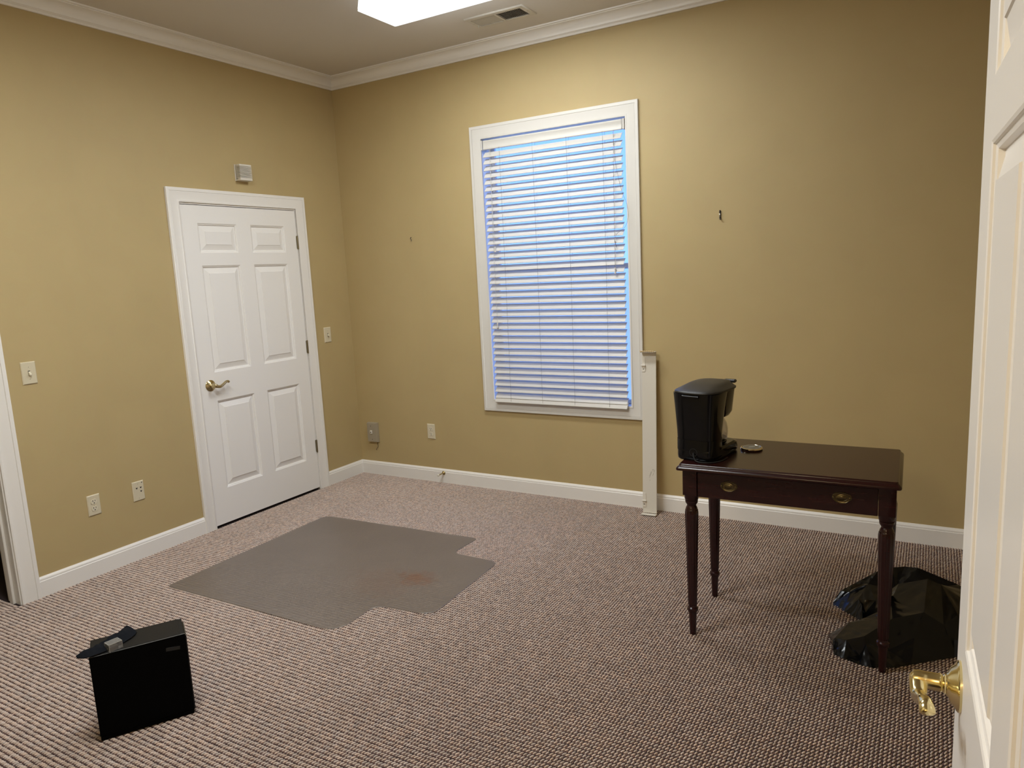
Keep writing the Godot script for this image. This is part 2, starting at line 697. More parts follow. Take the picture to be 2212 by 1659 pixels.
# ================================================================ the window
func build_window() -> void:
	var w := thing("window_1", Vector3(0, 0, 0), "tall white framed window with blue daylight behind its blind", "window", "", "structure")
	var st := st_new()
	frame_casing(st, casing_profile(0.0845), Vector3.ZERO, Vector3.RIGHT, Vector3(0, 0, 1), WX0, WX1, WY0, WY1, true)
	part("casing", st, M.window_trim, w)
	# liner boards of the reveal
	st = st_new()
	var zb := -0.15
	slab(st, Vector3(WX0 - 0.017, WY0 - 0.017, zb), Vector3(WX0 - 0.005, WY1 + 0.017, -0.001))
	slab(st, Vector3(WX1 + 0.005, WY0 - 0.017, zb), Vector3(WX1 + 0.017, WY1 + 0.017, -0.001))
	slab(st, Vector3(WX0 - 0.005, WY1 + 0.005, zb), Vector3(WX1 + 0.005, WY1 + 0.017, -0.001))
	slab(st, Vector3(WX0 - 0.005, WY0 - 0.017, zb), Vector3(WX1 + 0.005, WY0 - 0.005, -0.001))
	part("reveal", st, M.trim, w)
	# two sashes, the lower one nearer
	var midy := (WY0 + WY1) * 0.5
	for k in 2:
		var y0: float = WY0 - 0.004 if k == 0 else midy - 0.018
		var y1: float = midy + 0.018 if k == 0 else WY1 + 0.004
		var z := -0.108 if k == 0 else -0.134
		var sash_st := st_new()
		var x0 := WX0 - 0.004
		var x1 := WX1 + 0.004
		var f := 0.026
		box(sash_st, Vector3((x0 + x1) / 2, y0 + f / 2, z), Vector3(x1 - x0, f, 0.028), 0.003)
		box(sash_st, Vector3((x0 + x1) / 2, y1 - f / 2, z), Vector3(x1 - x0, f, 0.028), 0.003)
		box(sash_st, Vector3(x0 + f / 2, (y0 + y1) / 2, z), Vector3(f, y1 - y0 - 2 * f, 0.028), 0.003)
		box(sash_st, Vector3(x1 - f / 2, (y0 + y1) / 2, z), Vector3(f, y1 - y0 - 2 * f, 0.028), 0.003)
		var sash := part("sash", sash_st, M.vinyl, w)
		var g := st_new()
		slab(g, Vector3(x0 + f - 0.004, y0 + f - 0.004, z - 0.002), Vector3(x1 - f + 0.004, y1 - f + 0.004, z + 0.002))
		part("pane", g, M.pane, sash)


# ================================================================ doors
const PANELS_X := [[0.108, 0.403], [0.511, 0.806]]
const PANELS_Y := [[0.228, 0.806], [0.988, 1.663], [1.740, 1.923]]


func door_leaf(root: Node3D, thick: float, both: bool) -> void:
	# leaf in local axes: x from the latch edge to the hinge edge, y up from its own foot, z towards its face
	var w := DOOR_W
	var h := DOOR_H
	var st := st_new()
	var xs := [0.0, PANELS_X[0][0], PANELS_X[0][1], PANELS_X[1][0], PANELS_X[1][1], w]
	var ys := [0.0, PANELS_Y[0][0], PANELS_Y[0][1], PANELS_Y[1][0], PANELS_Y[1][1], PANELS_Y[2][0], PANELS_Y[2][1], h]
	for i in 5:
		for j in 7:
			var hole := (i == 1 or i == 3) and (j == 1 or j == 3 or j == 5)
			if hole:
				slab(st, Vector3(xs[i], ys[j], -thick + (0.0145 if both else 0.0)), Vector3(xs[i + 1], ys[j + 1], -0.0145))
			else:
				slab(st, Vector3(xs[i], ys[j], -thick), Vector3(xs[i + 1], ys[j + 1], 0))
	part("leaf", st, M.door, root)
	for px in PANELS_X:
		for py in PANELS_Y:
			part("panel", door_panel(px[0], px[1], py[0], py[1], 0.0, 1.0), M.door, root)
			if both:
				part("panel", door_panel(px[0], px[1], py[0], py[1], -thick, -1.0), M.door, root)


func door_panel(x0: float, x1: float, y0: float, y1: float, z: float, s: float) -> SurfaceTool:
	var st := st_new()
	flat(st)
	var off := [0.0, 0.0035, 0.0045, 0.0105, 0.0125, 0.0185, 0.0500, 0.0515]
	var dep := [0.0, -0.0015, -0.0045, -0.0065, -0.0135, -0.0135, -0.0040, -0.0014]
	for k in off.size():
		var a: float = off[k]
		var za: float = z + s * dep[k]
		var p := [Vector3(x0 + a, y0 + a, za), Vector3(x1 - a, y0 + a, za), Vector3(x1 - a, y1 - a, za), Vector3(x0 + a, y1 - a, za)]
		if k + 1 < off.size():
			var b: float = off[k + 1]
			var zb: float = z + s * dep[k + 1]
			var q := [Vector3(x0 + b, y0 + b, zb), Vector3(x1 - b, y0 + b, zb), Vector3(x1 - b, y1 - b, zb), Vector3(x0 + b, y1 - b, zb)]
			for e in 4:
				var f := (e + 1) % 4
				if s > 0:
					quad(st, p[e], p[f], q[f], q[e])
				else:
					quad(st, p[f], p[e], q[e], q[f])
		elif s > 0:
			quad(st, p[0], p[1], p[2], p[3])
		else:
			quad(st, p[1], p[0], p[3], p[2])
	return st


func lever_set(root: Node3D, at: Vector3, side: float, m: Material) -> void:
	# a round rose, a neck and a curved lever that runs towards the hinges (+x); side is the way it stands off the leaf
	var turn := Basis(Vector3.RIGHT, PI / 2 * side)          # local y to +-z
	var st := st_new()
	lathe(st, [Vector2(0.0360, 0.0), Vector2(0.0360, 0.003), Vector2(0.0335, 0.0055), Vector2(0.0305, 0.0065), Vector2(0.025, 0.0125), Vector2(0.0175, 0.0155), Vector2(0.0160, 0.0175), Vector2(0.0, 0.0175)], Transform3D(turn, at), 40)
	var h := part("handle", st, m, root)
	h.name = "handle"
	st = st_new()
	lathe(st, [Vector2(0.0135, 0.016), Vector2(0.0142, 0.020), Vector2(0.0118, 0.0225), Vector2(0.0138, 0.025), Vector2(0.0128, 0.0275), Vector2(0.0122, 0.044), Vector2(0.0128, 0.053), Vector2(0.0112, 0.0595), Vector2(0.006, 0.0635), Vector2(0.0, 0.064)], Transform3D(turn, at), 28)
	part("neck", st, m, h)
	st = st_new()
	var z := 0.053 * side
	var path := spline([at + Vector3(-0.004, 0.0, z), at + Vector3(0.014, -0.006, z * 1.0), at + Vector3(0.034, -0.0085, z * 0.98), at + Vector3(0.058, 0.001, z * 0.95), at + Vector3(0.080, 0.013, z * 0.90), at + Vector3(0.096, 0.015, z * 0.86), at + Vector3(0.106, 0.008, z * 0.83)], 9)
	var rr := []
	for i in path.size():
		var t := float(i) / (path.size() - 1)
		rr.append((lerpf(0.0105, 0.0080, smoothstep(0.0, 0.7, t)) + 0.0008 * smoothstep(0.75, 0.9, t)) * sqrt(maxf(0.03, 1.0 - pow(maxf(0.0, (t - 0.93) / 0.07), 2.0))))
	tube(st, path, rr, 16, 1.15)
	part("lever", st, m, h)


func build_doors() -> void:
	# the closed door in the left wall
	var face := Basis(Vector3(0, 0, -1), Vector3.UP, Vector3(1, 0, 0))
	var d := thing("door_1", Vector3(0.0, 0.012, 1.394), "closed white six-panel door with brass lever in the left wall", "door", "", "structure", face)
	door_leaf(d, 0.035, false)
	lever_set(d, Vector3(0.070, 0.910, 0.0), 1.0, M.old_brass)
	for y in [1.810, 1.061, 0.317]:
		var st := st_new()
		lathe(st, [Vector2(0.0, -0.049), Vector2(0.004, -0.047), Vector2(0.0062, -0.0445), Vector2(0.0062, 0.0445), Vector2(0.004, 0.047), Vector2(0.0, 0.049)], Transform3D(Basis.IDENTITY, Vector3(DOOR_W + 0.0015, y, 0.0062)), 14)
		slab(st, Vector3(DOOR_W - 0.006, y - 0.044, 0.0003), Vector3(DOOR_W + 0.009, y + 0.044, 0.0022))
		part("hinge", st, M.bronze, d)
	var st2 := st_new()
	slab(st2, Vector3(-0.0022, 0.885, -0.026), Vector3(-0.0002, 0.945, -0.002))
	part("latch_plate", st2, M.bronze, d)

	# its jamb and casing
	var st := st_new()
	slab(st, Vector3(-WALL + 0.001, -PILE, 0.4600), Vector3(-0.0005, 2.0645, 0.4790))
	slab(st, Vector3(-WALL + 0.001, -PILE, 1.3975), Vector3(-0.0005, 2.0645, 1.4165))
	slab(st, Vector3(-WALL + 0.001, 2.0465, 0.4790), Vector3(-0.0005, 2.0645, 1.3975))
	slab(st, Vector3(-0.050, -PILE, 0.4790), Vector3(-0.037, 2.0465, 0.4900))
	slab(st, Vector3(-0.050, -PILE, 1.3865), Vector3(-0.037, 2.0465, 1.3975))
	slab(st, Vector3(-0.050, 2.0355, 0.4900), Vector3(-0.037, 2.0465, 1.3865))
	struct("trim_5", st, M.trim, "white jamb around the closed six-panel door", "door jamb")
	st = st_new()
	frame_casing(st, casing_profile(0.083), Vector3.ZERO, Vector3(0, 0, 1), Vector3.RIGHT, 0.4760, 1.4005, 0.0, 2.0560, false)
	struct("trim_6", st, M.trim, "white moulded casing around the closed six-panel door", "casing")

	# the open doorway at the left edge
	st = st_new()
	slab(st, Vector3(-WALL - 0.002, -PILE, 2.5485), Vector3(-0.0005, 2.0645, 2.568))
	slab(st, Vector3(-WALL - 0.002, -PILE, 3.500), Vector3(-0.0005, 2.0645, 3.5195))
	slab(st, Vector3(-WALL - 0.002, 2.0465, 2.568), Vector3(-0.0005, 2.0645, 3.500))
	box(st, Vector3(-0.066, 1.02, 2.574), Vector3(0.036, 2.052, 0.012), 0.002)
	box(st, Vector3(-0.066, 1.02, 3.494), Vector3(0.036, 2.052, 0.012), 0.002)
	struct("trim_7", st, M.trim, "white jamb of the open doorway at the photo's left edge", "door jamb")
	st = st_new()
	frame_casing(st, casing_profile(0.089), Vector3.ZERO, Vector3(0, 0, 1), Vector3.RIGHT, 2.562, 3.506, 0.0, 2.056, false)
	struct("trim_8", st, M.trim, "white moulded casing of the open doorway at the photo's left edge", "casing")

	# the entrance door, standing open beside the camera
	var along := Vector3(0.0363, 0, 0.99934)
	var d2 := thing("door_2", Vector3(3.9961, 0.012, 3.0420), "open white six-panel door with shiny brass lever at the right", "door", "", "structure", Basis(along, Vector3.UP, along.cross(Vector3.UP)))
	door_leaf(d2, 0.044, true)
	lever_set(d2, Vector3(0.070, 0.914, 0.0), 1.0, M.brass)
	lever_set(d2, Vector3(0.070, 0.914, -0.044), -1.0, M.brass)

	# jamb and casing of the entrance doorway
	st = st_new()
	slab(st, Vector3(3.0705, -PILE, FRONT - 0.0005), Vector3(3.090, 2.0645, FRONT + WALL))
	slab(st, Vector3(4.0440, -PILE, FRONT + 0.010), Vector3(4.0545, 2.0645, FRONT + WALL))
	slab(st, Vector3(3.090, 2.0465, FRONT - 0.0005), Vector3(4.0440, 2.0645, FRONT + WALL))
	struct("trim_9", st, M.trim, "white jamb of the entrance doorway", "door jamb")


# ================================================================ the blind
func build_blind() -> void:
	var zc := 0.012
	var x0 := 1.3190
	var x1 := 2.2945
	var b := thing("window_blind", Vector3(0, 0, 0), "white horizontal slat blind hanging in the window", "blind")
	# headrail with its front board and brackets
	var st := st_new()
	box(st, Vector3((x0 + x1) / 2, 2.383, -0.018), Vector3(x1 - x0, 0.048, 0.052), 0.002)
	part("headrail", st, M.blind, b)
	st = st_new()
	bar(st, [Vector2(0, -0.031), Vector2(0.006, -0.031), Vector2(0.009, -0.028), Vector2(0.009, -0.020), Vector2(0.0075, -0.017), Vector2(0.0075, 0.015), Vector2(0.009, 0.018), Vector2(0.009, 0.025), Vector2(0.005, 0.029), Vector2(0, 0.029)], Vector3(x0 - 0.002, 2.381, 0.009), Vector3(x1 + 0.002, 2.381, 0.009), Vector3(0, 0, 1), Vector3.UP)
	part("front_board", st, M.blind, b)
	for k in 2:
		st = st_new()
		var xb := 1.3035 if k == 0 else 2.3090
		box(st, Vector3(xb, 2.381, -0.012), Vector3(0.010, 0.062, 0.060), 0.0015)
		if k == 1:
			box(st, Vector3(2.3005, 2.381, 0.013), Vector3(0.004, 0.058, 0.010), 0.001)
		part("bracket", st, M.blind, b)
	# slats: crowned strips, room edge down
	var tilt := deg_to_rad(46.0)
	var prof := []
	var half := 0.025
	for k in 7:
		var s := -1.0 + 2.0 * k / 6.0
		prof.append(Vector2(s * half, 0.0022 * (1.0 - s * s) + 0.0013))
	for k in 7:
		var s := 1.0 - 2.0 * k / 6.0
		prof.append(Vector2(s * half, 0.0022 * (1.0 - s * s) - 0.0013))
	st = st_new()
	var across := Vector3(0, -sin(tilt), cos(tilt))      # from the outer (upper) edge to the room (lower) edge
	var normal := Vector3(0, cos(tilt), sin(tilt))
	bar(st, prof, Vector3(x0, 0, 0), Vector3(x1, 0, 0), across, normal)
	var mesh := commit(st)
	for k in 38:
		var o := put("slat", mesh, M.blind, b, Vector3(0, 2.3165 - 0.0439 * k, zc))
		o.rotation.x = sin(k * 2.3) * 0.025
	# bottom rail, swung a little into the room
	st = st_new()
	var rail_n := Vector3(0, cos(0.95), sin(0.95))
	var rail_u := Vector3(0, -sin(0.95), cos(0.95))
	bar(st, rounded(rect2(-0.0245, -0.006, 0.0245, 0.006), [0.004, 0.004, 0.004, 0.004], 4), Vector3(x0 + 0.001, 0.6645, 0.0245), Vector3(x1 + 0.003, 0.6645, 0.0245), rail_u, rail_n)
	part("bottom_rail", st, M.blind, b)
	# ladder strings in front of and behind the slats
	for x in [1.448, 1.694, 1.934, 2.178]:
		st = st_new()
		tube(st, [Vector3(x, 2.355, zc + 0.0185), Vector3(x + 0.001, 1.5, zc + 0.0185), Vector3(x, 0.655, 0.0385)], [0.0007], 5)
		tube(st, [Vector3(x, 2.355, zc - 0.0185), Vector3(x, 0.69, zc - 0.0165)], [0.0007], 5)
		part("ladder_string", st, M.dark_cord, b)
	# pull cords with their small tassels
	cord(b, [Vector3(1.366, 2.352, 0.022), Vector3(1.374, 2.0, 0.034), Vector3(1.3800, 1.706, 0.034)], 1.706, M.cord)
	cord(b, [Vector3(1.376, 2.352, 0.022), Vector3(1.368, 1.8, 0.034), Vector3(1.3690, 1.196, 0.034)], 1.196, M.cord)
	cord(b, [Vector3(2.2460, 2.352, 0.022), Vector3(2.2440, 2.0, 0.034), Vector3(2.2400, 1.528, 0.034)], 1.528, M.dark_cord)
	cord(b, [Vector3(2.2480, 2.352, 0.022), Vector3(2.2500, 2.0, 0.036), Vector3(2.2430, 1.524, 0.036)], -1.0, M.cord)
	# the loose cord that loops out over the casing
	st = st_new()
	tube(st, spline([Vector3(2.249, 2.30, 0.030), Vector3(2.262, 2.14, 0.033), Vector3(2.296, 1.99, 0.034), Vector3(2.326, 1.91, 0.034), Vector3(2.333, 1.83, 0.034), Vector3(2.310, 1.775, 0.036), Vector3(2.262, 1.742, 0.036), Vector3(2.247, 1.715, 0.036), Vector3(2.245, 1.695, 0.036)], 6), [0.0009], 5)
	part("loose_cord", st, M.dark_cord, b)
	st = st_new()
	tube(st, [Vector3(2.245, 1.697, 0.036), Vector3(2.2465, 1.685, 0.036), Vector3(2.252, 1.655, 0.036)], [0.0016, 0.0016, 0.001], 6)
	part("cord_end", st, M.wire, b)


func cord(b: Node, pts: Array, tassel_y: float, m: Material) -> void:
	var st := st_new()
	tube(st, spline(pts, 5), [0.0009], 5)
	part("pull_cord", st, m, b)
	if tassel_y < 0:
		return
	st = st_new()
	var p: Vector3 = pts[-1]
	lathe(st, [Vector2(0.0, -0.030), Vector2(0.0068, -0.029), Vector2(0.0064, -0.025), Vector2(0.0032, -0.015), Vector2(0.0044, -0.007), Vector2(0.0058, 0.001), Vector2(0.0040, 0.005), Vector2(0.0, 0.006)], Transform3D(Basis.IDENTITY, p), 12)
	part("tassel", st, M.blind, b)


# ================================================================ ceiling: lamp fittings, vent
func lamp_fitting(x0: float, x1: float, zc: float, label: String, energy: float) -> void:
	var t := thing("ceiling_light", Vector3((x0 + x1) / 2, CEIL, zc), label, "ceiling light", "fluorescent ceiling lights")
	var l := x1 - x0
	var st := st_new()
	box(st, Vector3(0, -0.0125, 0), Vector3(l - 0.006, 0.024, 0.262), 0.002)
	part("housing", st, M.enamel, t)
	# wrap-round diffuser: bottom and sloping sides as one shell
	var out := [Vector2(-0.140, -0.020), Vector2(-0.1545, -0.078), Vector2(-0.1535, -0.086), Vector2(-0.148, -0.0895), Vector2(0, -0.0910), Vector2(0.148, -0.0895), Vector2(0.1535, -0.086), Vector2(0.1545, -0.078), Vector2(0.140, -0.020)]
	var shell := out.duplicate()
	for k in range(out.size() - 1, -1, -1):
		shell.append(Vector2(out[k].x * 0.975, out[k].y + (0.004 if absf(out[k].x) < 0.15 and out[k].y < -0.05 else 0.0)))
	st = st_new()
	bar(st, shell, Vector3(-l / 2 + 0.004, 0, 0), Vector3(l / 2 - 0.004, 0, 0), Vector3(0, 0, 1), Vector3.UP)
	part("diffuser", st, M.glow, t)
	for s in [-1, 1]:
		st = st_new()
		bar(st, out, Vector3(s * (l / 2 - 0.004), 0, 0), Vector3(s * l / 2, 0, 0), Vector3(0, 0, 1), Vector3.UP)
		part("end_cap", st, M.glow, t)
	st = st_new()
	for s in [-1, 1]:
		box(st, Vector3(0, -0.0885, s * 0.1525), Vector3(l, 0.006, 0.005), 0.0015)
		box(st, Vector3(s * (l / 2 + 0.0012), -0.0885, 0), Vector3(0.004, 0.006, 0.305), 0.0012)
	part("diffuser_rim", st, M.glow_edge, t)
	area_light("lamp_down", t, Vector3(0, -0.0945, 0), Vector3.DOWN, Vector3.RIGHT, Vector2(l - 0.04, 0.29), energy, LAMP_TINT)
	area_light("lamp_back", t, Vector3(0, -0.052, -0.1585), Vector3(0, -0.2, -1), Vector3.RIGHT, Vector2(l - 0.04, 0.055), energy * 0.065, LAMP_TINT)
	area_light("lamp_front", t, Vector3(0, -0.052, 0.1585), Vector3(0, -0.2, 1), Vector3.RIGHT, Vector2(l - 0.04, 0.055), energy * 0.065, LAMP_TINT)


func build_ceiling_things() -> void:
	lamp_fitting(1.290, 2.510, 0.985, "glowing white fluorescent ceiling light beside the air vent", 3.05)
	lamp_fitting(1.290, 2.510, 2.980, "glowing white fluorescent ceiling light in the near half of the room", 5.2)

	# the hall's lamp behind the camera: a globe on a short stem
	var h := thing("hall_light", Vector3(3.35, CEIL, 5.05), "round warm globe lamp in the hall outside the entrance", "ceiling light")
	var st := st_new()
	var globe := []
	for k in 13:
		var an := -PI / 2 + PI * k / 12.0
		globe.append(Vector2(maxf(0.0, 0.13 * cos(an)), -0.78 + 0.13 * sin(an)))
	lathe(st, globe, Transform3D.IDENTITY, 32)
	part("globe", st, M.hall_glow, h)
	st = st_new()
	lathe(st, [Vector2(0.0, -0.66), Vector2(0.035, -0.66), Vector2(0.030, -0.63), Vector2(0.008, -0.62), Vector2(0.008, -0.03), Vector2(0.06, -0.02), Vector2(0.06, -0.0005), Vector2(0.0, -0.0005)], Transform3D.IDENTITY, 20)
	part("stem", st, M.brass, h)
	var om := OmniLight3D.new()
	om.name = "hall_lamp"
	om.position = Vector3(0, -0.78, 0)
	om.light_color = Color(1.0, 0.92, 0.77)
	om.light_energy = 1.0
	om.light_size = 0.12
	om.omni_range = 14.0
	om.omni_attenuation = 2.0
	om.shadow_enabled = true
	h.add_child(om)

	# air vent
	var vx0 := 1.500
	var vx1 := 1.893
	var vz0 := 0.272
	var vz1 := 0.455
	var v := thing("ceiling_vent", Vector3((vx0 + vx1) / 2, CEIL, (vz0 + vz1) / 2), "white metal air vent with louvers in the ceiling beside the light", "air vent")
	var lx := vx1 - vx0
	var lz := vz1 - vz0
	st = st_new()
	var fp := [Vector2(0, 0), Vector2(0, -0.003), Vector2(0.004, -0.0085), Vector2(0.030, -0.0085), Vector2(0.030, 0)]
	bar(st, fp, Vector3(-lx / 2, 0, -lz / 2), Vector3(lx / 2, 0, -lz / 2), Vector3(0, 0, 1), Vector3.UP, 1.0, -1.0)
	bar(st, fp, Vector3(-lx / 2, 0, lz / 2), Vector3(lx / 2, 0, lz / 2), Vector3(0, 0, -1), Vector3.UP, 1.0, -1.0)
	bar(st, fp, Vector3(-lx / 2, 0, -lz / 2), Vector3(-lx / 2, 0, lz / 2), Vector3.RIGHT, Vector3.UP, 1.0, -1.0)
	bar(st, fp, Vector3(lx / 2, 0, -lz / 2), Vector3(lx / 2, 0, lz / 2), Vector3.LEFT, Vector3.UP, 1.0, -1.0)
	slab(st, Vector3(-0.006, -0.0085, -lz / 2 + 0.028), Vector3(0.006, -0.001, lz / 2 - 0.028))
	part("frame", st, M.enamel, v)
	st = st_new()
	slab(st, Vector3(-lx / 2 + 0.006, -0.0012, -lz / 2 + 0.006), Vector3(lx / 2 - 0.006, -0.0004, lz / 2 - 0.006))
	part("duct_opening", st, M.dark, v)
	var run := (lx / 2 - 0.036)
	for bank in 2:
		var mesh_st := st_new()
		var lean := -0.85 if bank == 0 else 0.85
		box(mesh_st, Vector3.ZERO, Vector3(0.0010, 0.0066, lz - 0.058), 0.0, Transform3D(Basis(Vector3(0, 0, 1), lean), Vector3.ZERO))
		var mesh := commit(mesh_st)
		for k in 14:
			var x := 0.0105 + run * (k + 0.5) / 14.0
			put("louver", mesh, M.enamel, v, Vector3(-x if bank == 0 else x, -0.0050, 0))
	st = st_new()
	box(st, Vector3(-lx / 2 + 0.030, -0.016, lz / 2 - 0.118), Vector3(0.004, 0.016, 0.006), 0.001)
	part("damper_tab", st, M.enamel, v)
	for s in [-1, 1]:
		st = st_new()
		lathe(st, [Vector2(0.0, -0.0115), Vector2(0.0035, -0.0105), Vector2(0.0042, -0.0086), Vector2(0.0, -0.0084)], Transform3D(Basis.IDENTITY, Vector3(s * (lx / 2 - 0.014), 0, 0)), 12)
		part("screw", st, M.steel, v)


# ================================================================ things on the walls
func wall_frame(on_left: bool) -> Basis:       # local x to the right as seen from the room, y up, z out of the wall
	return Basis(Vector3(0, 0, -1), Vector3.UP, Vector3.RIGHT) if on_left else Basis.IDENTITY


func plate(root: Node, w: float, h: float, t: float, m: Material) -> void:
	var st := st_new()
	flat(st)
	var e := 0.004
	var a := [Vector3(-w / 2, -h / 2, 0), Vector3(w / 2, -h / 2, 0), Vector3(w / 2, h / 2, 0), Vector3(-w / 2, h / 2, 0)]
	var b := []
	var c := []
	for p: Vector3 in a:
		b.append(Vector3(p.x, p.y, t * 0.45))
		c.append(Vector3(p.x - signf(p.x) * e, p.y - signf(p.y) * e, t))
	for k in 4:
		var j := (k + 1) % 4
		quad(st, a[k], a[j], b[j], b[k])
		quad(st, b[k], b[j], c[j], c[k])
	quad(st, c[0], c[1], c[2], c[3])
	quad(st, a[3], a[2], a[1], a[0])
	part("cover_plate", st, m, root)


func screw(root: Node, x: float, y: float, z: float, m: Material) -> void:
	var st := st_new()
	lathe(st, [Vector2(0.0, -0.001), Vector2(0.0032, -0.001), Vector2(0.0032, 0.0003), Vector2(0.0022, 0.0011), Vector2(0.0, 0.0013)], Transform3D(Basis(Vector3.RIGHT, PI / 2), Vector3(x, y, z)), 12)
	var s := part("screw", st, m, root)
	st = st_new()
	box(st, Vector3(x, y, z + 0.0012), Vector3(0.0008, 0.0042, 0.0006), 0.0, Transform3D.IDENTITY)
	part("slot", st, M.wire, s)


func light_switch(at: Vector3, on_left: bool, label: String) -> void:
	var t := thing("light_switch", at, label, "light switch", "toggle light switches", "", wall_frame(on_left))
	plate(t, 0.070, 0.114, 0.0060, M.ivory)
	var st := st_new()
	slab(st, Vector3(-0.0052, -0.0122, 0.0056), Vector3(0.0052, 0.0122, 0.0063))
	part("slot", st, M.dark, t)
	st = st_new()
	bar(st, [Vector2(-0.0105, 0.0), Vector2(0.0085, 0.0), Vector2(0.0070, 0.0035), Vector2(-0.0068, 0.0150), Vector2(-0.0115, 0.0135)], Vector3(-0.0044, 0, 0.0058), Vector3(0.0044, 0, 0.0058), Vector3.UP, Vector3(0, 0, 1))
	part("toggle", st, M.ivory_light, t)
	screw(t, 0, 0.0302, 0.0060, M.ivory)
	screw(t, 0, -0.0302, 0.0060, M.ivory)


func power_outlet(at: Vector3, on_left: bool, label: String) -> void:
	var t := thing("power_outlet", at, label, "outlet", "duplex power outlets", "", wall_frame(on_left))
	plate(t, 0.070, 0.114, 0.0060, M.ivory)
	for y in [0.0195, -0.0195]:
		var st := st_new()
		var o := []
		for k in 28:
			var a := TAU * k / 28.0
			o.append(Vector2(clampf(0.0172 * cos(a), -0.0168, 0.0168), clampf(0.0172 * sin(a), -0.0142, 0.0142)))
		prism(st, o, Transform3D(Basis.IDENTITY, Vector3(0, y, 0.0050)), 0.0030)
		var f := part("receptacle", st, M.ivory_light, t)
		st = st_new()
		slab(st, Vector3(-0.0078, y + 0.0006, 0.0079), Vector3(-0.0050, y + 0.0092, 0.0083))
		slab(st, Vector3(0.0050, y + 0.0012, 0.0079), Vector3(0.0074, y + 0.0086, 0.0083))
		lathe(st, [Vector2(0.0, 0.0079), Vector2(0.0031, 0.0079), Vector2(0.0031, 0.0083), Vector2(0.0, 0.0083)], Transform3D(Basis(Vector3.RIGHT, PI / 2), Vector3(0, y - 0.0072, 0)), 12)
		part("prong_holes", st, M.dark, f)
	screw(t, 0, 0, 0.0060, M.ivory)


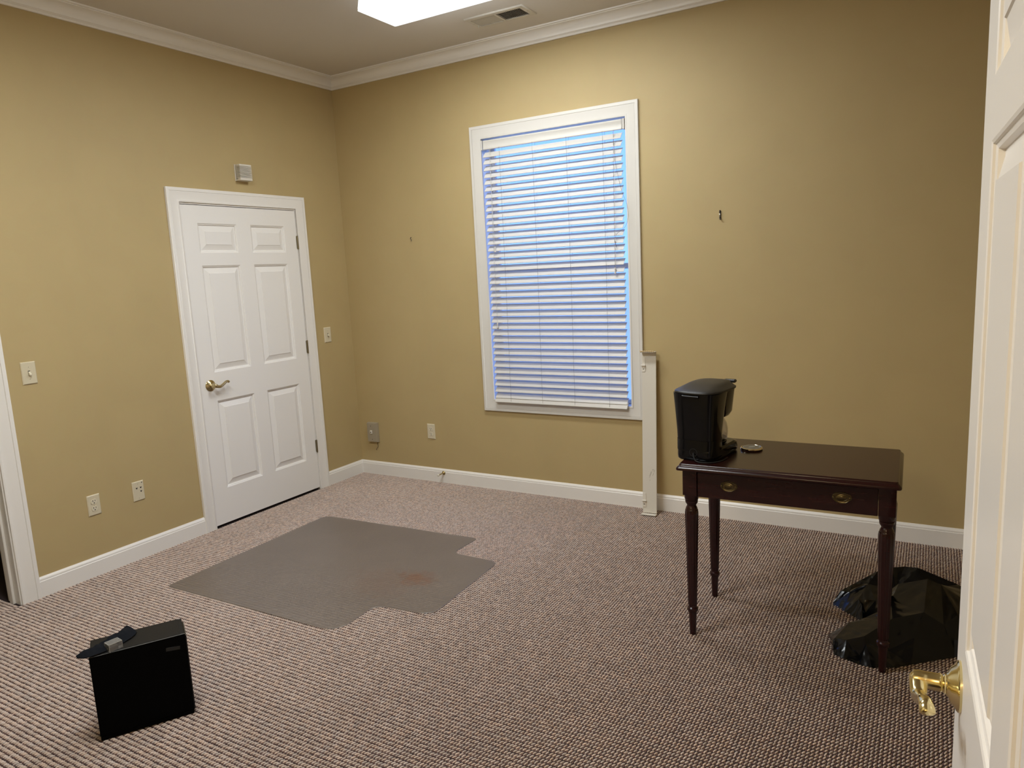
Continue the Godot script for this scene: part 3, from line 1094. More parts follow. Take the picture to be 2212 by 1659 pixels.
func build_wall_things() -> void:
	light_switch(Vector3(0, 1.157, 2.3655), true, "ivory light switch near the open doorway at the left edge")
	light_switch(Vector3(0, 1.139, 0.2655), true, "ivory light switch between the closed door and the corner")
	power_outlet(Vector3(0, 0.3915, 2.1420), true, "ivory duplex outlet low on the wall left of the closed door")
	power_outlet(Vector3(0.7150, 0.3845, 0), false, "ivory duplex outlet low on the window wall near the corner")

	# three-jack plate
	var t := thing("phone_jack_plate", Vector3(0, 0.395, 1.8830), "ivory wall plate with three black jack holes left of door", "wall plate", "", "", wall_frame(true))
	plate(t, 0.070, 0.114, 0.0060, M.ivory)
	for p in [Vector2(-0.010, 0.018), Vector2(0.0145, 0.018), Vector2(0.0145, -0.004)]:
		var st := st_new()
		prism(st, [Vector2(p.x, p.y - 0.0062), Vector2(p.x + 0.0040, p.y - 0.0020), Vector2(p.x + 0.0058, p.y + 0.0048), Vector2(p.x + 0.0018, p.y + 0.0030), Vector2(p.x - 0.0018, p.y + 0.0030), Vector2(p.x - 0.0058, p.y + 0.0048), Vector2(p.x - 0.0040, p.y - 0.0020)], Transform3D(Basis.IDENTITY, Vector3(0, 0, 0.0055)), 0.0009)
		part("jack_hole", st, M.dark, t)
	screw(t, -0.001, 0.0420, 0.0060, M.ivory)
	screw(t, -0.001, -0.0420, 0.0060, M.ivory)
	screw(t, 0.0235, 0.0460, 0.0060, M.wire)

	# grey jack box in the corner, with a loose wire
	var j := thing("jack_box", Vector3(0.1500, 0.3410, 0), "beige jack box on the window wall beside the room corner", "wall plate", "", "", wall_frame(false))
	plate(j, 0.0980, 0.155, 0.0300, M.grey_plate)
	var st := st_new()
	box(st, Vector3(-0.0045, 0.0035, 0.0330), Vector3(0.0190, 0.0270, 0.0080), 0.0015)
	var jk := part("jack", st, M.white_plastic, j)
	st = st_new()
	box(st, Vector3(-0.0045, 0.0020, 0.0372), Vector3(0.0070, 0.0090, 0.0008))
	part("socket", st, M.dark, jk)
	screw(j, -0.0075, 0.0520, 0.0300, M.wire)
	screw(j, 0.0015, -0.0540, 0.0300, M.wire)
	st = st_new()
	tube(st, spline([Vector3(0.038, -0.0765, 0.016), Vector3(0.037, -0.092, 0.015), Vector3(0.0395, -0.106, 0.013), Vector3(0.036, -0.119, 0.012), Vector3(0.024, -0.131, 0.012), Vector3(0.016, -0.139, 0.010), Vector3(0.019, -0.146, 0.008)], 5), [0.0017], 6)
	part("loose_wire", st, M.wire, j)

	# slotted chime box over the door
	var c := thing("door_chime", Vector3(0, 2.2635, 0.9130), "white slotted chime box on the wall above the closed door", "chime", "", "", wall_frame(true))
	st = st_new()
	box(st, Vector3(-0.002, 0, 0.0035), Vector3(0.098, 0.104, 0.007), 0.001)
	box(st, Vector3(0, 0.0445, 0.0275), Vector3(0.096, 0.0130, 0.047), 0.0025)
	box(st, Vector3(0, -0.0430, 0.0275), Vector3(0.096, 0.0160, 0.047), 0.0025)
	box(st, Vector3(0, 0, 0.0085), Vector3(0.090, 0.085, 0.004))
	box(st, Vector3(-0.0472, 0, 0.0150), Vector3(0.0016, 0.085, 0.022))
	part("body", st, M.white_plastic, c)
	st = st_new()
	box(st, Vector3.ZERO, Vector3(0.096, 0.0044, 0.047), 0.0007)
	var rib := commit(st)
	for k in 10:
		put("slat", rib, M.white_plastic, c, Vector3(0, 0.0337 - 0.0073 * k, 0.0275))

	# two small picture hooks
	var hk := thing("picture_hook", Vector3(0.6540, 1.808, 0), "tiny bent dark picture hook left of the window", "picture hook", "", "", wall_frame(false))
	st = st_new()
	tube(st, spline([Vector3(-0.002, 0.014, 0.0), Vector3(-0.002, 0.014, 0.006), Vector3(-0.004, 0.006, 0.009), Vector3(0.0, -0.002, 0.004), Vector3(0.003, -0.011, 0.009), Vector3(0.005, -0.013, 0.013)], 5), [0.0021], 7)
	part("wire_hook", st, M.wire, hk)
	hk = thing("picture_hook", Vector3(2.8760, 1.8010, 0), "small bent dark picture hook right of the window", "picture hook", "", "", wall_frame(false))
	st = st_new()
	slab(st, Vector3(-0.0035, -0.020, 0.0), Vector3(0.0035, 0.024, 0.0022))
	tube(st, spline([Vector3(0.0, 0.024, 0.001), Vector3(-0.001, 0.026, 0.007), Vector3(-0.0015, 0.014, 0.012)], 4), [0.0032], 7)
	tube(st, spline([Vector3(-0.0005, -0.006, 0.008), Vector3(0.0, -0.018, 0.009), Vector3(0.0025, -0.023, 0.011), Vector3(0.006, -0.021, 0.015)], 4), [0.0034], 7)
	part("hook", st, M.wire, hk)
	st = st_new()
	lathe(st, [Vector2(0.0, 0.0), Vector2(0.0024, 0.0), Vector2(0.0024, 0.011), Vector2(0.004, 0.0115), Vector2(0.0, 0.0135)], Transform3D(Basis(Vector3.RIGHT, PI / 2), Vector3(0, 0.004, 0)), 12)
	part("nail", st, M.steel, hk)

	# door stop on the baseboard
	var ds := thing("door_stop", Vector3(0.8140, 0.0740, 0.0125), "brass door stop with white tip on the baseboard", "door stop", "", "", wall_frame(false))
	var tb := Transform3D(Basis(Vector3.RIGHT, PI / 2), Vector3.ZERO)
	st = st_new()
	lathe(st, [Vector2(0.0, 0.0), Vector2(0.0155, 0.0), Vector2(0.0150, 0.004), Vector2(0.0105, 0.009), Vector2(0.0060, 0.011), Vector2(0.0045, 0.014), Vector2(0.0045, 0.066), Vector2(0.0, 0.066)], tb, 20)
	part("rod", st, M.old_brass, ds)
	st = st_new()
	lathe(st, [Vector2(0.0, 0.0655), Vector2(0.0085, 0.0655), Vector2(0.0090, 0.074), Vector2(0.0065, 0.078), Vector2(0.0, 0.079)], tb, 20)
	part("tip", st, M.white_plastic, ds)


# ================================================================ the board leaning beside the window
func build_board() -> void:
	var foot := Vector3(2.4600, 0.0, 0.1120)
	var head := Vector3(2.4470, 1.0180, 0.0330)
	var up := (head - foot).normalized()
	var zz := (Vector3(0.02, 0, 1) - up * up.dot(Vector3(0.02, 0, 1))).normalized()
	var xx := up.cross(zz)
	var b := thing("blind_valance", foot, "long white blind valance leaning upright against the wall by window", "valance", "", "", Basis(xx, up, zz))
	var len_ := (head - foot).length()
	var w := 0.0900
	var st := st_new()
	box(st, Vector3(0, len_ / 2 + 0.004, 0.0), Vector3(w, len_ - 0.010, 0.0070), 0.0015)
	part("board", st, M.board, b)
	# end returns: short ledges that stand off the board
	st = st_new()
	box(st, Vector3(0, len_ - 0.0045, 0.0225), Vector3(w + 0.003, 0.0050, 0.044), 0.001)
	var r := part("end_return", st, M.board, b)
	st = st_new()
	for k in 7:
		var x := -w / 2 + 0.0065 + (w - 0.013) * k / 6.0
		lathe(st, [Vector2(0.0, -0.009), Vector2(0.0030, -0.006), Vector2(0.0042, 0.0), Vector2(0.0030, 0.006), Vector2(0.0, 0.009)], Transform3D(Basis(Vector3(0, 0, 1), 1.05), Vector3(x, len_ + 0.0005, 0.0440)), 8)
	part("rope_edge", st, M.gold_rope, r)
	st = st_new()
	box(st, Vector3(0, 0.0030, 0.0180), Vector3(w + 0.003, 0.0050, 0.034), 0.001)
	part("end_return", st, M.board, b)
	for y in [0.0900, 0.9380]:
		var c := st_new()
		box(c, Vector3(-w / 2 + 0.0115, y, 0.0050), Vector3(0.0210, 0.0880, 0.0035), 0.0008)
		var clip := part("clip", c, M.white_plastic, b)
		c = st_new()
		box(c, Vector3(-w / 2 + 0.0105, y - 0.004, 0.0110), Vector3(0.0300, 0.0080, 0.0110), 0.002)
		part("latch", c, M.white_plastic, clip)
		screw(clip, -w / 2 + 0.0105, y - 0.027, 0.0067, M.wire)
	# scratches in the paint
	st = st_new()
	for q in [[0.020, 0.288, 0.034, 0.282], [0.034, 0.282, 0.030, 0.270], [0.012, 0.276, 0.000, 0.244], [0.014, 0.270, -0.001, 0.232], [0.027, 0.264, 0.020, 0.246], [0.020, 0.288, 0.024, 0.272], [0.004, 0.221, 0.002, 0.214]]:
		var a := Vector3(q[0], q[1], 0.0036)
		var e := Vector3(q[2], q[3], 0.0036)
		tube(st, [a, e], [0.0007, 0.0005], 4)
	part("scratch", st, M.scratch, b)


# ================================================================ the side table
func table_leg() -> ArrayMesh:
	var st := st_new()
	var s := 0.0285
	# square block with rounded-under corners
	bar(st, rounded(rect2(-s, -s, s, s), [0.0015, 0.0015, 0.0015, 0.0015], 2), Vector3(0, 0.612, 0), Vector3(0, 0.7215, 0), Vector3.RIGHT, Vector3(0, 0, -1))
	lathe(st, [Vector2(0.0230, 0.5870), Vector2(0.0268, 0.5900), Vector2(0.0285, 0.5960), Vector2(0.0290, 0.6130)], Transform3D.IDENTITY, 24)
	lathe(st, [Vector2(0.0185, 0.5650), Vector2(0.0190, 0.5680), Vector2(0.0245, 0.5760), Vector2(0.0255, 0.5810), Vector2(0.0255, 0.5870), Vector2(0.0225, 0.5880)], Transform3D.IDENTITY, 24)
	lathe(st, [Vector2(0.0262, 0.5445), Vector2(0.0235, 0.5490), Vector2(0.0232, 0.5535), Vector2(0.0200, 0.5600), Vector2(0.0178, 0.5640), Vector2(0.0185, 0.5660)], Transform3D.IDENTITY, 24)
	# reeded shaft
	lathe(st, [Vector2(0.0165, 0.1290), Vector2(0.0190, 0.1400), Vector2(0.0205, 0.2000), Vector2(0.0240, 0.3600), Vector2(0.0278, 0.5250), Vector2(0.0278, 0.5340), Vector2(0.0255, 0.5450), Vector2(0.0, 0.5460)], Transform3D.IDENTITY, 60, 1.0, 1.0, 12, 0.0026)
	# ring and foot
	lathe(st, [Vector2(0.0, 0.0), Vector2(0.0125, 0.0), Vector2(0.0130, 0.0020), Vector2(0.0165, 0.0960), Vector2(0.0165, 0.1010), Vector2(0.0215, 0.1045), Vector2(0.0232, 0.1110), Vector2(0.0222, 0.1180), Vector2(0.0175, 0.1225), Vector2(0.0168, 0.1300)], Transform3D.IDENTITY, 24)
	return commit(st)


func build_table() -> void:
	var cx := 3.470
	var x0 := 3.068
	var x1 := 3.870
	var z0 := 0.995
	var z1 := 1.506
	var H := 0.750
	var t := thing("side_table", Vector3(cx, 0, (z0 + z1) / 2), "dark mahogany side table with one drawer and turned legs", "table", "", "", Basis(Vector3.UP, deg_to_rad(1.2)))
	var zc := (z0 + z1) / 2
	# top with a moulded edge: rings of rounded rectangles
	var st := st_new()
	var rings := [[0.0105, 0.7215], [0.0015, 0.7240], [0.0, 0.7285], [0.0020, 0.7345], [0.0085, 0.7405], [0.0105, 0.7430], [0.0118, 0.7475], [0.0140, 0.7500]]
	var prev := []
	for k in rings.size():
		var i: float = rings[k][0]
		var loop := []
		for q: Vector2 in rounded(rect2(x0 - cx + i, z0 - zc + i, x1 - cx - i, z1 - zc - i), [0.012, 0.012, 0.012, 0.012], 4):
			loop.append(Vector3(q.x, rings[k][1], q.y))
		if k > 0:
			st.set_smooth_group(-1 if k == 1 or k == 5 else 2 + (1 if k > 5 else 0))
			for e in loop.size():
				var f := (e + 1) % loop.size()
				quad(st, prev[f], prev[e], loop[e], loop[f])
		prev = loop
		if k == 0 or k == rings.size() - 1:
			flat(st)
			for e in range(1, loop.size() - 1):
				cap_tri(st, loop[0], loop[e], loop[e + 1], Vector3.DOWN if k == 0 else Vector3.UP)
	part("table_top", st, M.wood, t)
	var lm := table_leg()
	var lx := 0.355
	for q in [[-lx, 1.440], [lx, 1.440], [-lx, 1.055], [lx, 1.055]]:
		put("leg", lm, M.wood, t, Vector3(q[0], 0, q[1] - zc))
	# aprons
	st = st_new()
	slab(st, Vector3(-lx + 0.028, 0.612, 1.055 - zc - 0.016), Vector3(lx - 0.028, 0.7215, 1.055 - zc + 0.002))
	for s in [-1, 1]:
		slab(st, Vector3(s * lx - 0.009, 0.612, 1.083 - zc), Vector3(s * lx + 0.009, 0.7215, 1.412 - zc))
	slab(st, Vector3(-lx + 0.028, 0.713, 1.440 - zc - 0.010), Vector3(lx - 0.028, 0.7215, 1.440 - zc + 0.022))
	part("apron", st, M.wood, t)
	# drawer with two oval pulls
	st = st_new()
	box(st, Vector3(0.0, 0.6600, 1.440 - zc + 0.0135), Vector3(2 * lx - 0.0600, 0.1030, 0.0180), 0.0015)
	slab(st, Vector3(-lx + 0.034, 0.618, 1.10 - zc), Vector3(lx - 0.034, 0.700, 1.440 - zc + 0.005))
	var d := part("drawer", st, M.wood, t)
	for x in [-0.2000, 0.2060]:
		drawer_pull(d, Vector3(x, 0.6660, 1.440 - zc + 0.0225))


func drawer_pull(d: Node, at: Vector3) -> void:
	var st := st_new()
	var tr := Transform3D(Basis(Vector3.RIGHT, PI / 2), at)
	lathe(st, [Vector2(0.0330, 0.0), Vector2(0.0330, 0.0014), Vector2(0.0310, 0.0026), Vector2(0.0290, 0.0016), Vector2(0.0235, 0.0014), Vector2(0.0225, 0.0030), Vector2(0.0205, 0.0030), Vector2(0.0190, 0.0018), Vector2(0.0140, 0.0024), Vector2(0.0110, 0.0046), Vector2(0.0050, 0.0058), Vector2(0.0, 0.0060)], tr, 40, 1.0, 0.64)
	for s in [-1, 1]:
		lathe(st, [Vector2(0.0040, 0.0010), Vector2(0.0034, 0.0070), Vector2(0.0042, 0.0090), Vector2(0.0, 0.0105)], Transform3D(tr.basis, at + Vector3(s * 0.0275, 0, 0)), 12)
	var p := part("pull", st, M.antique, d)
	st = st_new()
	var bail := []
	for k in 17:
		var a := PI + PI * k / 16.0
		bail.append(at + Vector3(cos(a) * 0.0275, sin(a) * 0.0195, 0.0070 + 0.0015 * sin(-a)))
	tube(st, bail, [0.0016], 8)
	part("bail", st, M.antique, p)


# ================================================================ coffee maker, tin
func super_ring(hw: float, back: float, front: float, y: float, n := 40, e := 3.2) -> Array:
	# a rounded outline: half width hw, reaching back and front along local z (front is -z)
	var out := []
	var mid := (back - front) * 0.5
	var half := (back + front) * 0.5
	for k in n:
		var a := TAU * k / n
		var c := cos(a)
		var s := sin(a)
		out.append(Vector3(signf(c) * pow(absf(c), 2.0 / e) * hw, y, mid + signf(s) * pow(absf(s), 2.0 / e) * half))
	return out


func loft(st: SurfaceTool, loops: Array, groups: Array) -> void:
	for k in loops.size() - 1:
		st.set_smooth_group(groups[min(k, groups.size() - 1)])
		var a: Array = loops[k]
		var b: Array = loops[k + 1]
		for e in a.size():
			var f := (e + 1) % a.size()
			quad(st, a[f], a[e], b[e], b[f])
	flat(st)
	for k in [0, loops.size() - 1]:
		var l: Array = loops[k]
		for e in range(1, l.size() - 1):
			cap_tri(st, l[0], l[e], l[e + 1], Vector3.DOWN if k == 0 else Vector3.UP)


func build_coffee_maker() -> void:
	var t := thing("coffee_maker", Vector3(3.142, 0.750, 1.372), "black drip coffee maker on the left end of the table", "coffee maker", "", "", Basis(Vector3.UP, -0.162))
	# foot that reaches forward under the carafe
	var st := st_new()
	loft(st, [super_ring(0.078, 0.074, 0.190, 0.0, 40, 6.0), super_ring(0.084, 0.079, 0.198, 0.006, 40, 6.0), super_ring(0.085, 0.080, 0.200, 0.020, 40, 6.0), super_ring(0.084, 0.080, 0.192, 0.040, 40, 6.0), super_ring(0.080, 0.078, 0.170, 0.050, 40, 6.0)], [1, 1, 1, 2])
	part("base", st, M.black_gloss, t)
	st = st_new()
	lathe(st, [Vector2(0.0, 0.0495), Vector2(0.058, 0.0495), Vector2(0.060, 0.0520), Vector2(0.057, 0.0545), Vector2(0.0, 0.0550)], Transform3D(Basis.IDENTITY, Vector3(0, 0, -0.100)), 32)
	part("hot_plate", st, M.black_satin, t)
	# water tank column at the back
	st = st_new()
	loft(st, [super_ring(0.0840, 0.080, 0.040, 0.040, 40, 4.0), super_ring(0.0840, 0.080, 0.040, 0.086, 40, 4.0)], [1])
	part("lower_body", st, M.black_gloss, t)
	st = st_new()
	loft(st, [super_ring(0.0830, 0.0790, 0.040, 0.0865, 40, 4.0), super_ring(0.0845, 0.080, 0.042, 0.120, 40, 4.0), super_ring(0.0890, 0.084, 0.050, 0.180, 40, 4.0), super_ring(0.0935, 0.087, 0.060, 0.232, 40, 4.0), super_ring(0.0980, 0.090, 0.070, 0.2765, 40, 4.0)], [1])
	part("tank", st, M.black_gloss, t)
	# brew head over the carafe
	st = st_new()
	loft(st, [super_ring(0.0720, -0.01, 0.150, 0.163), super_ring(0.0820, 0.0, 0.160, 0.180), super_ring(0.0920, 0.0, 0.166, 0.2765)], [1])
	part("brew_head", st, M.black_gloss, t)
	# lid: a rim and a low dome that is highest over the filter
	st = st_new()
	loft(st, [super_ring(0.0990, 0.089, 0.168, 0.2760), super_ring(0.1030, 0.094, 0.174, 0.2780), super_ring(0.1035, 0.094, 0.174, 0.2825), super_ring(0.0980, 0.089, 0.170, 0.2860), super_ring(0.0860, 0.066, 0.166, 0.2925), super_ring(0.0780, 0.040, 0.164, 0.2980), super_ring(0.0700, 0.010, 0.160, 0.3035), super_ring(0.0520, -0.020, 0.140, 0.3070), super_ring(0.0250, -0.050, 0.110, 0.3080)], [1, 2, 2, 2, 2, 2, 2, 2])
	var lid := part("lid", st, M.black_satin, t)
	st = st_new()
	box(st, Vector3(0.052, 0.2965, -0.168), Vector3(0.050, 0.014, 0.022), 0.004)
	part("lid_tab", st, M.black_satin, lid)
	st = st_new()
	tube(st, [Vector3(-0.040, 0.266, 0.0895), Vector3(0.030, 0.266, 0.0895)], [0.0068], 10)
	part("hinge", st, M.black_gloss, lid)
	# cord recess and cord
	st = st_new()
	lathe(st, [Vector2(0.0, 0.0), Vector2(0.017, 0.0), Vector2(0.017, 0.0020), Vector2(0.0150, 0.0020), Vector2(0.0150, 0.0004), Vector2(0.0, 0.0004)], Transform3D(Basis(Vector3.RIGHT, PI / 2), Vector3(0.0, 0.0360, 0.0785)), 24)
	part("cord_socket", st, M.rubber, t)
	st = st_new()
	tube(st, spline([Vector3(0.0, 0.034, 0.0790), Vector3(0.006, 0.024, 0.0900), Vector3(0.018, 0.008, 0.0960), Vector3(0.040, 0.0030, 0.0930), Vector3(0.075, 0.0027, 0.0760), Vector3(0.098, 0.0027, 0.0300), Vector3(0.097, 0.0027, -0.030)], 6), [0.0026], 7)
	part("power_cord", st, M.rubber, t)
	# glass carafe with a dark band and handle
	var cb := Transform3D(Basis.IDENTITY, Vector3(0, 0, -0.100))
	st = st_new()
	lathe(st, [Vector2(0.0, 0.0560), Vector2(0.0540, 0.0565), Vector2(0.0625, 0.0640), Vector2(0.0655, 0.0850), Vector2(0.0650, 0.1050), Vector2(0.0600, 0.1270), Vector2(0.0500, 0.1450), Vector2(0.0450, 0.1530), Vector2(0.0430, 0.1530), Vector2(0.0480, 0.1445), Vector2(0.0580, 0.1265), Vector2(0.0630, 0.1050), Vector2(0.0635, 0.0850), Vector2(0.0605, 0.0655), Vector2(0.0530, 0.0585), Vector2(0.0, 0.0580)], cb, 40)
	var cf := part("carafe", st, M.carafe, t)
	st = st_new()
	lathe(st, [Vector2(0.0430, 0.1520), Vector2(0.0490, 0.1520), Vector2(0.0490, 0.1600), Vector2(0.0, 0.1610)], cb, 32)
	part("carafe_lid", st, M.black_satin, cf)
	st = st_new()
	lathe(st, [Vector2(0.0, 0.0596), Vector2(0.0560, 0.0600), Vector2(0.0590, 0.0660), Vector2(0.0, 0.0670)], cb, 32)
	part("leftover_coffee", st, mat(lin(0.05, 0.022, 0.012), 0.1), cf)
	st = st_new()
	tube(st, spline([Vector3(-0.004, 0.153, -0.148), Vector3(-0.010, 0.150, -0.182), Vector3(-0.012, 0.125, -0.196), Vector3(-0.010, 0.100, -0.184), Vector3(-0.004, 0.086, -0.165)], 5), [0.0065], 10, 1.5)
	part("carafe_handle", st, M.black_satin, cf)
	st = st_new()
	bar(st, [Vector2(-0.050, 0.0), Vector2(0.050, 0.0), Vector2(0.046, 0.028), Vector2(-0.046, 0.028)], Vector3(0, 0.0140, -0.1960), Vector3(0, 0.0140, -0.2020), Vector3.RIGHT, Vector3(0, 0.93, 0.36))
	part("control_panel", st, M.panel_grey, t)


func build_round_tin() -> void:
	var t := thing("round_tin", Vector3(3.302, 0.750, 1.188), "small flat round metal tin with bright rim on the table", "tin")
	var st := st_new()
	lathe(st, [Vector2(0.0, 0.0), Vector2(0.0425, 0.0), Vector2(0.0452, 0.0025), Vector2(0.0460, 0.0060), Vector2(0.0440, 0.0100), Vector2(0.0405, 0.0112), Vector2(0.0390, 0.0100), Vector2(0.0, 0.0098)], Transform3D.IDENTITY, 48)
	part("rim", st, mat(lin(0.70, 0.60, 0.42), 0.14, 1.0), t)
	st = st_new()
	lathe(st, [Vector2(0.0, 0.0100), Vector2(0.0388, 0.0100), Vector2(0.0388, 0.0106), Vector2(0.0, 0.0112)], Transform3D.IDENTITY, 48)
	var f := part("face", st, M.tin_face, t)
	st = st_new()
	lathe(st, [Vector2(0.0330, 0.0106), Vector2(0.0330, 0.0112), Vector2(0.0310, 0.0112), Vector2(0.0310, 0.0106)], Transform3D.IDENTITY, 48)
	lathe(st, [Vector2(0.0, 0.0108), Vector2(0.0150, 0.0110), Vector2(0.0145, 0.0117), Vector2(0.0, 0.0118)], Transform3D(Basis(Vector3.UP, 0.4), Vector3(0.002, 0, 0.0)), 32, 1.0, 0.45)
	part("print", st, M.tin_print, f)


# ================================================================ chair mat
func build_mat() -> void:
	var pts := [Vector2(0.520, 2.106), Vector2(1.706, 2.090), Vector2(1.690, 1.812), Vector2(2.000, 1.782), Vector2(1.966, 1.140), Vector2(1.664, 1.128), Vector2(1.676, 0.890), Vector2(0.508, 0.940)]
	var outline := rounded(pts, [0.03, 0.11, 0.07, 0.08, 0.05, 0.05, 0.035, 0.05], 8)
	var c := Vector2(1.2, 1.5)
	# its own print: a worn vinyl tone, a few specks and one rusty stain
	var n := 768
	var img := Image.create(n, n, false, Image.FORMAT_RGBA8)
	var grain := FastNoiseLite.new()
	grain.seed = 4
	grain.frequency = 0.11
	var cloud := FastNoiseLite.new()
	cloud.seed = 21
	cloud.frequency = 0.006
	var ragged := FastNoiseLite.new()
	ragged.seed = 31
	ragged.frequency = 0.03
	var size := 1.7
	for j in n:
		for i in n:
			var x := 0.4 + size * (i + 0.5) / n
			var z := 0.7 + size * (j + 0.5) / n
			var k := 1.0 + 0.05 * grain.get_noise_2d(i, j) + 0.10 * cloud.get_noise_2d(i, j)
			var col := Vector3(0.205, 0.170, 0.140) * k
			var q := Vector2((x - 1.690) / 0.135, (z - 1.490) / 0.105).length() + 0.55 * ragged.get_noise_2d(i, j)
			var s := 0.62 * smoothstep(1.05, 0.15, q)
			var q2 := Vector2((x - 1.560) / 0.26, (z - 1.60) / 0.20).length() + 0.6 * ragged.get_noise_2d(i + 300, j)
			s = maxf(s, 0.16 * smoothstep(1.1, 0.3, q2))
			col = col.lerp(Vector3(0.215, 0.078, 0.030), s)
			img.set_pixel(i, j, Color(col.x, col.y, col.z).linear_to_srgb())
	img.generate_mipmaps()
	var m := mat(Color(1, 1, 1, 0.64), 0.33)
	m.albedo_texture = ImageTexture.create_from_image(img)
	m.transparency = BaseMaterial3D.TRANSPARENCY_ALPHA
	var hn := FastNoiseLite.new()
	hn.seed = 8
	hn.frequency = 0.35
	m.heightmap_enabled = true
	var ht := NoiseTexture2D.new()
	ht.width = 512
	ht.height = 512
	ht.seamless = true
	ht.noise = hn
	m.heightmap_texture = ht
	m.heightmap_scale = 0.12
	var st := st_new()
	var uv := func(p: Vector2) -> Vector2: return Vector2((p.x - 0.4) / size, (p.y - 0.7) / size)
	flat(st)
	var ids := Geometry2D.triangulate_polygon(PackedVector2Array(outline))
	for k in range(0, ids.size(), 3):
		var a: Vector2 = outline[ids[k]]
		var b: Vector2 = outline[ids[k + 1]]
		var d: Vector2 = outline[ids[k + 2]]
		var order := [a, b, d] if (b - a).cross(d - a) > 0 else [a, d, b]
		for p: Vector2 in order:       # clockwise from above
			st.set_uv(uv.call(p))
			st.add_vertex(Vector3(p.x - c.x, 0.0026, p.y - c.y))
	for k in outline.size():
		var a: Vector2 = outline[k]
		var b: Vector2 = outline[(k + 1) % outline.size()]
		var a2 := a + (a - c).normalized() * 0.004
		var b2 := b + (b - c).normalized() * 0.004
		var q := [Vector3(a.x - c.x, 0.0026, a.y - c.y), Vector3(b.x - c.x, 0.0026, b.y - c.y), Vector3(b2.x - c.x, 0.0002, b2.y - c.y), Vector3(a2.x - c.x, 0.0002, a2.y - c.y)]
		for i in [0, 1, 2, 0, 2, 3]:
			st.set_uv(uv.call([a, b, b2, a2][i]))
			st.add_vertex(q[i])
	var o := put("chair_mat", commit(st), m, self, Vector3(c.x, 0, c.y))
	tag(o, "grey translucent lipped chair mat with rusty stain on carpet", "floor mat")


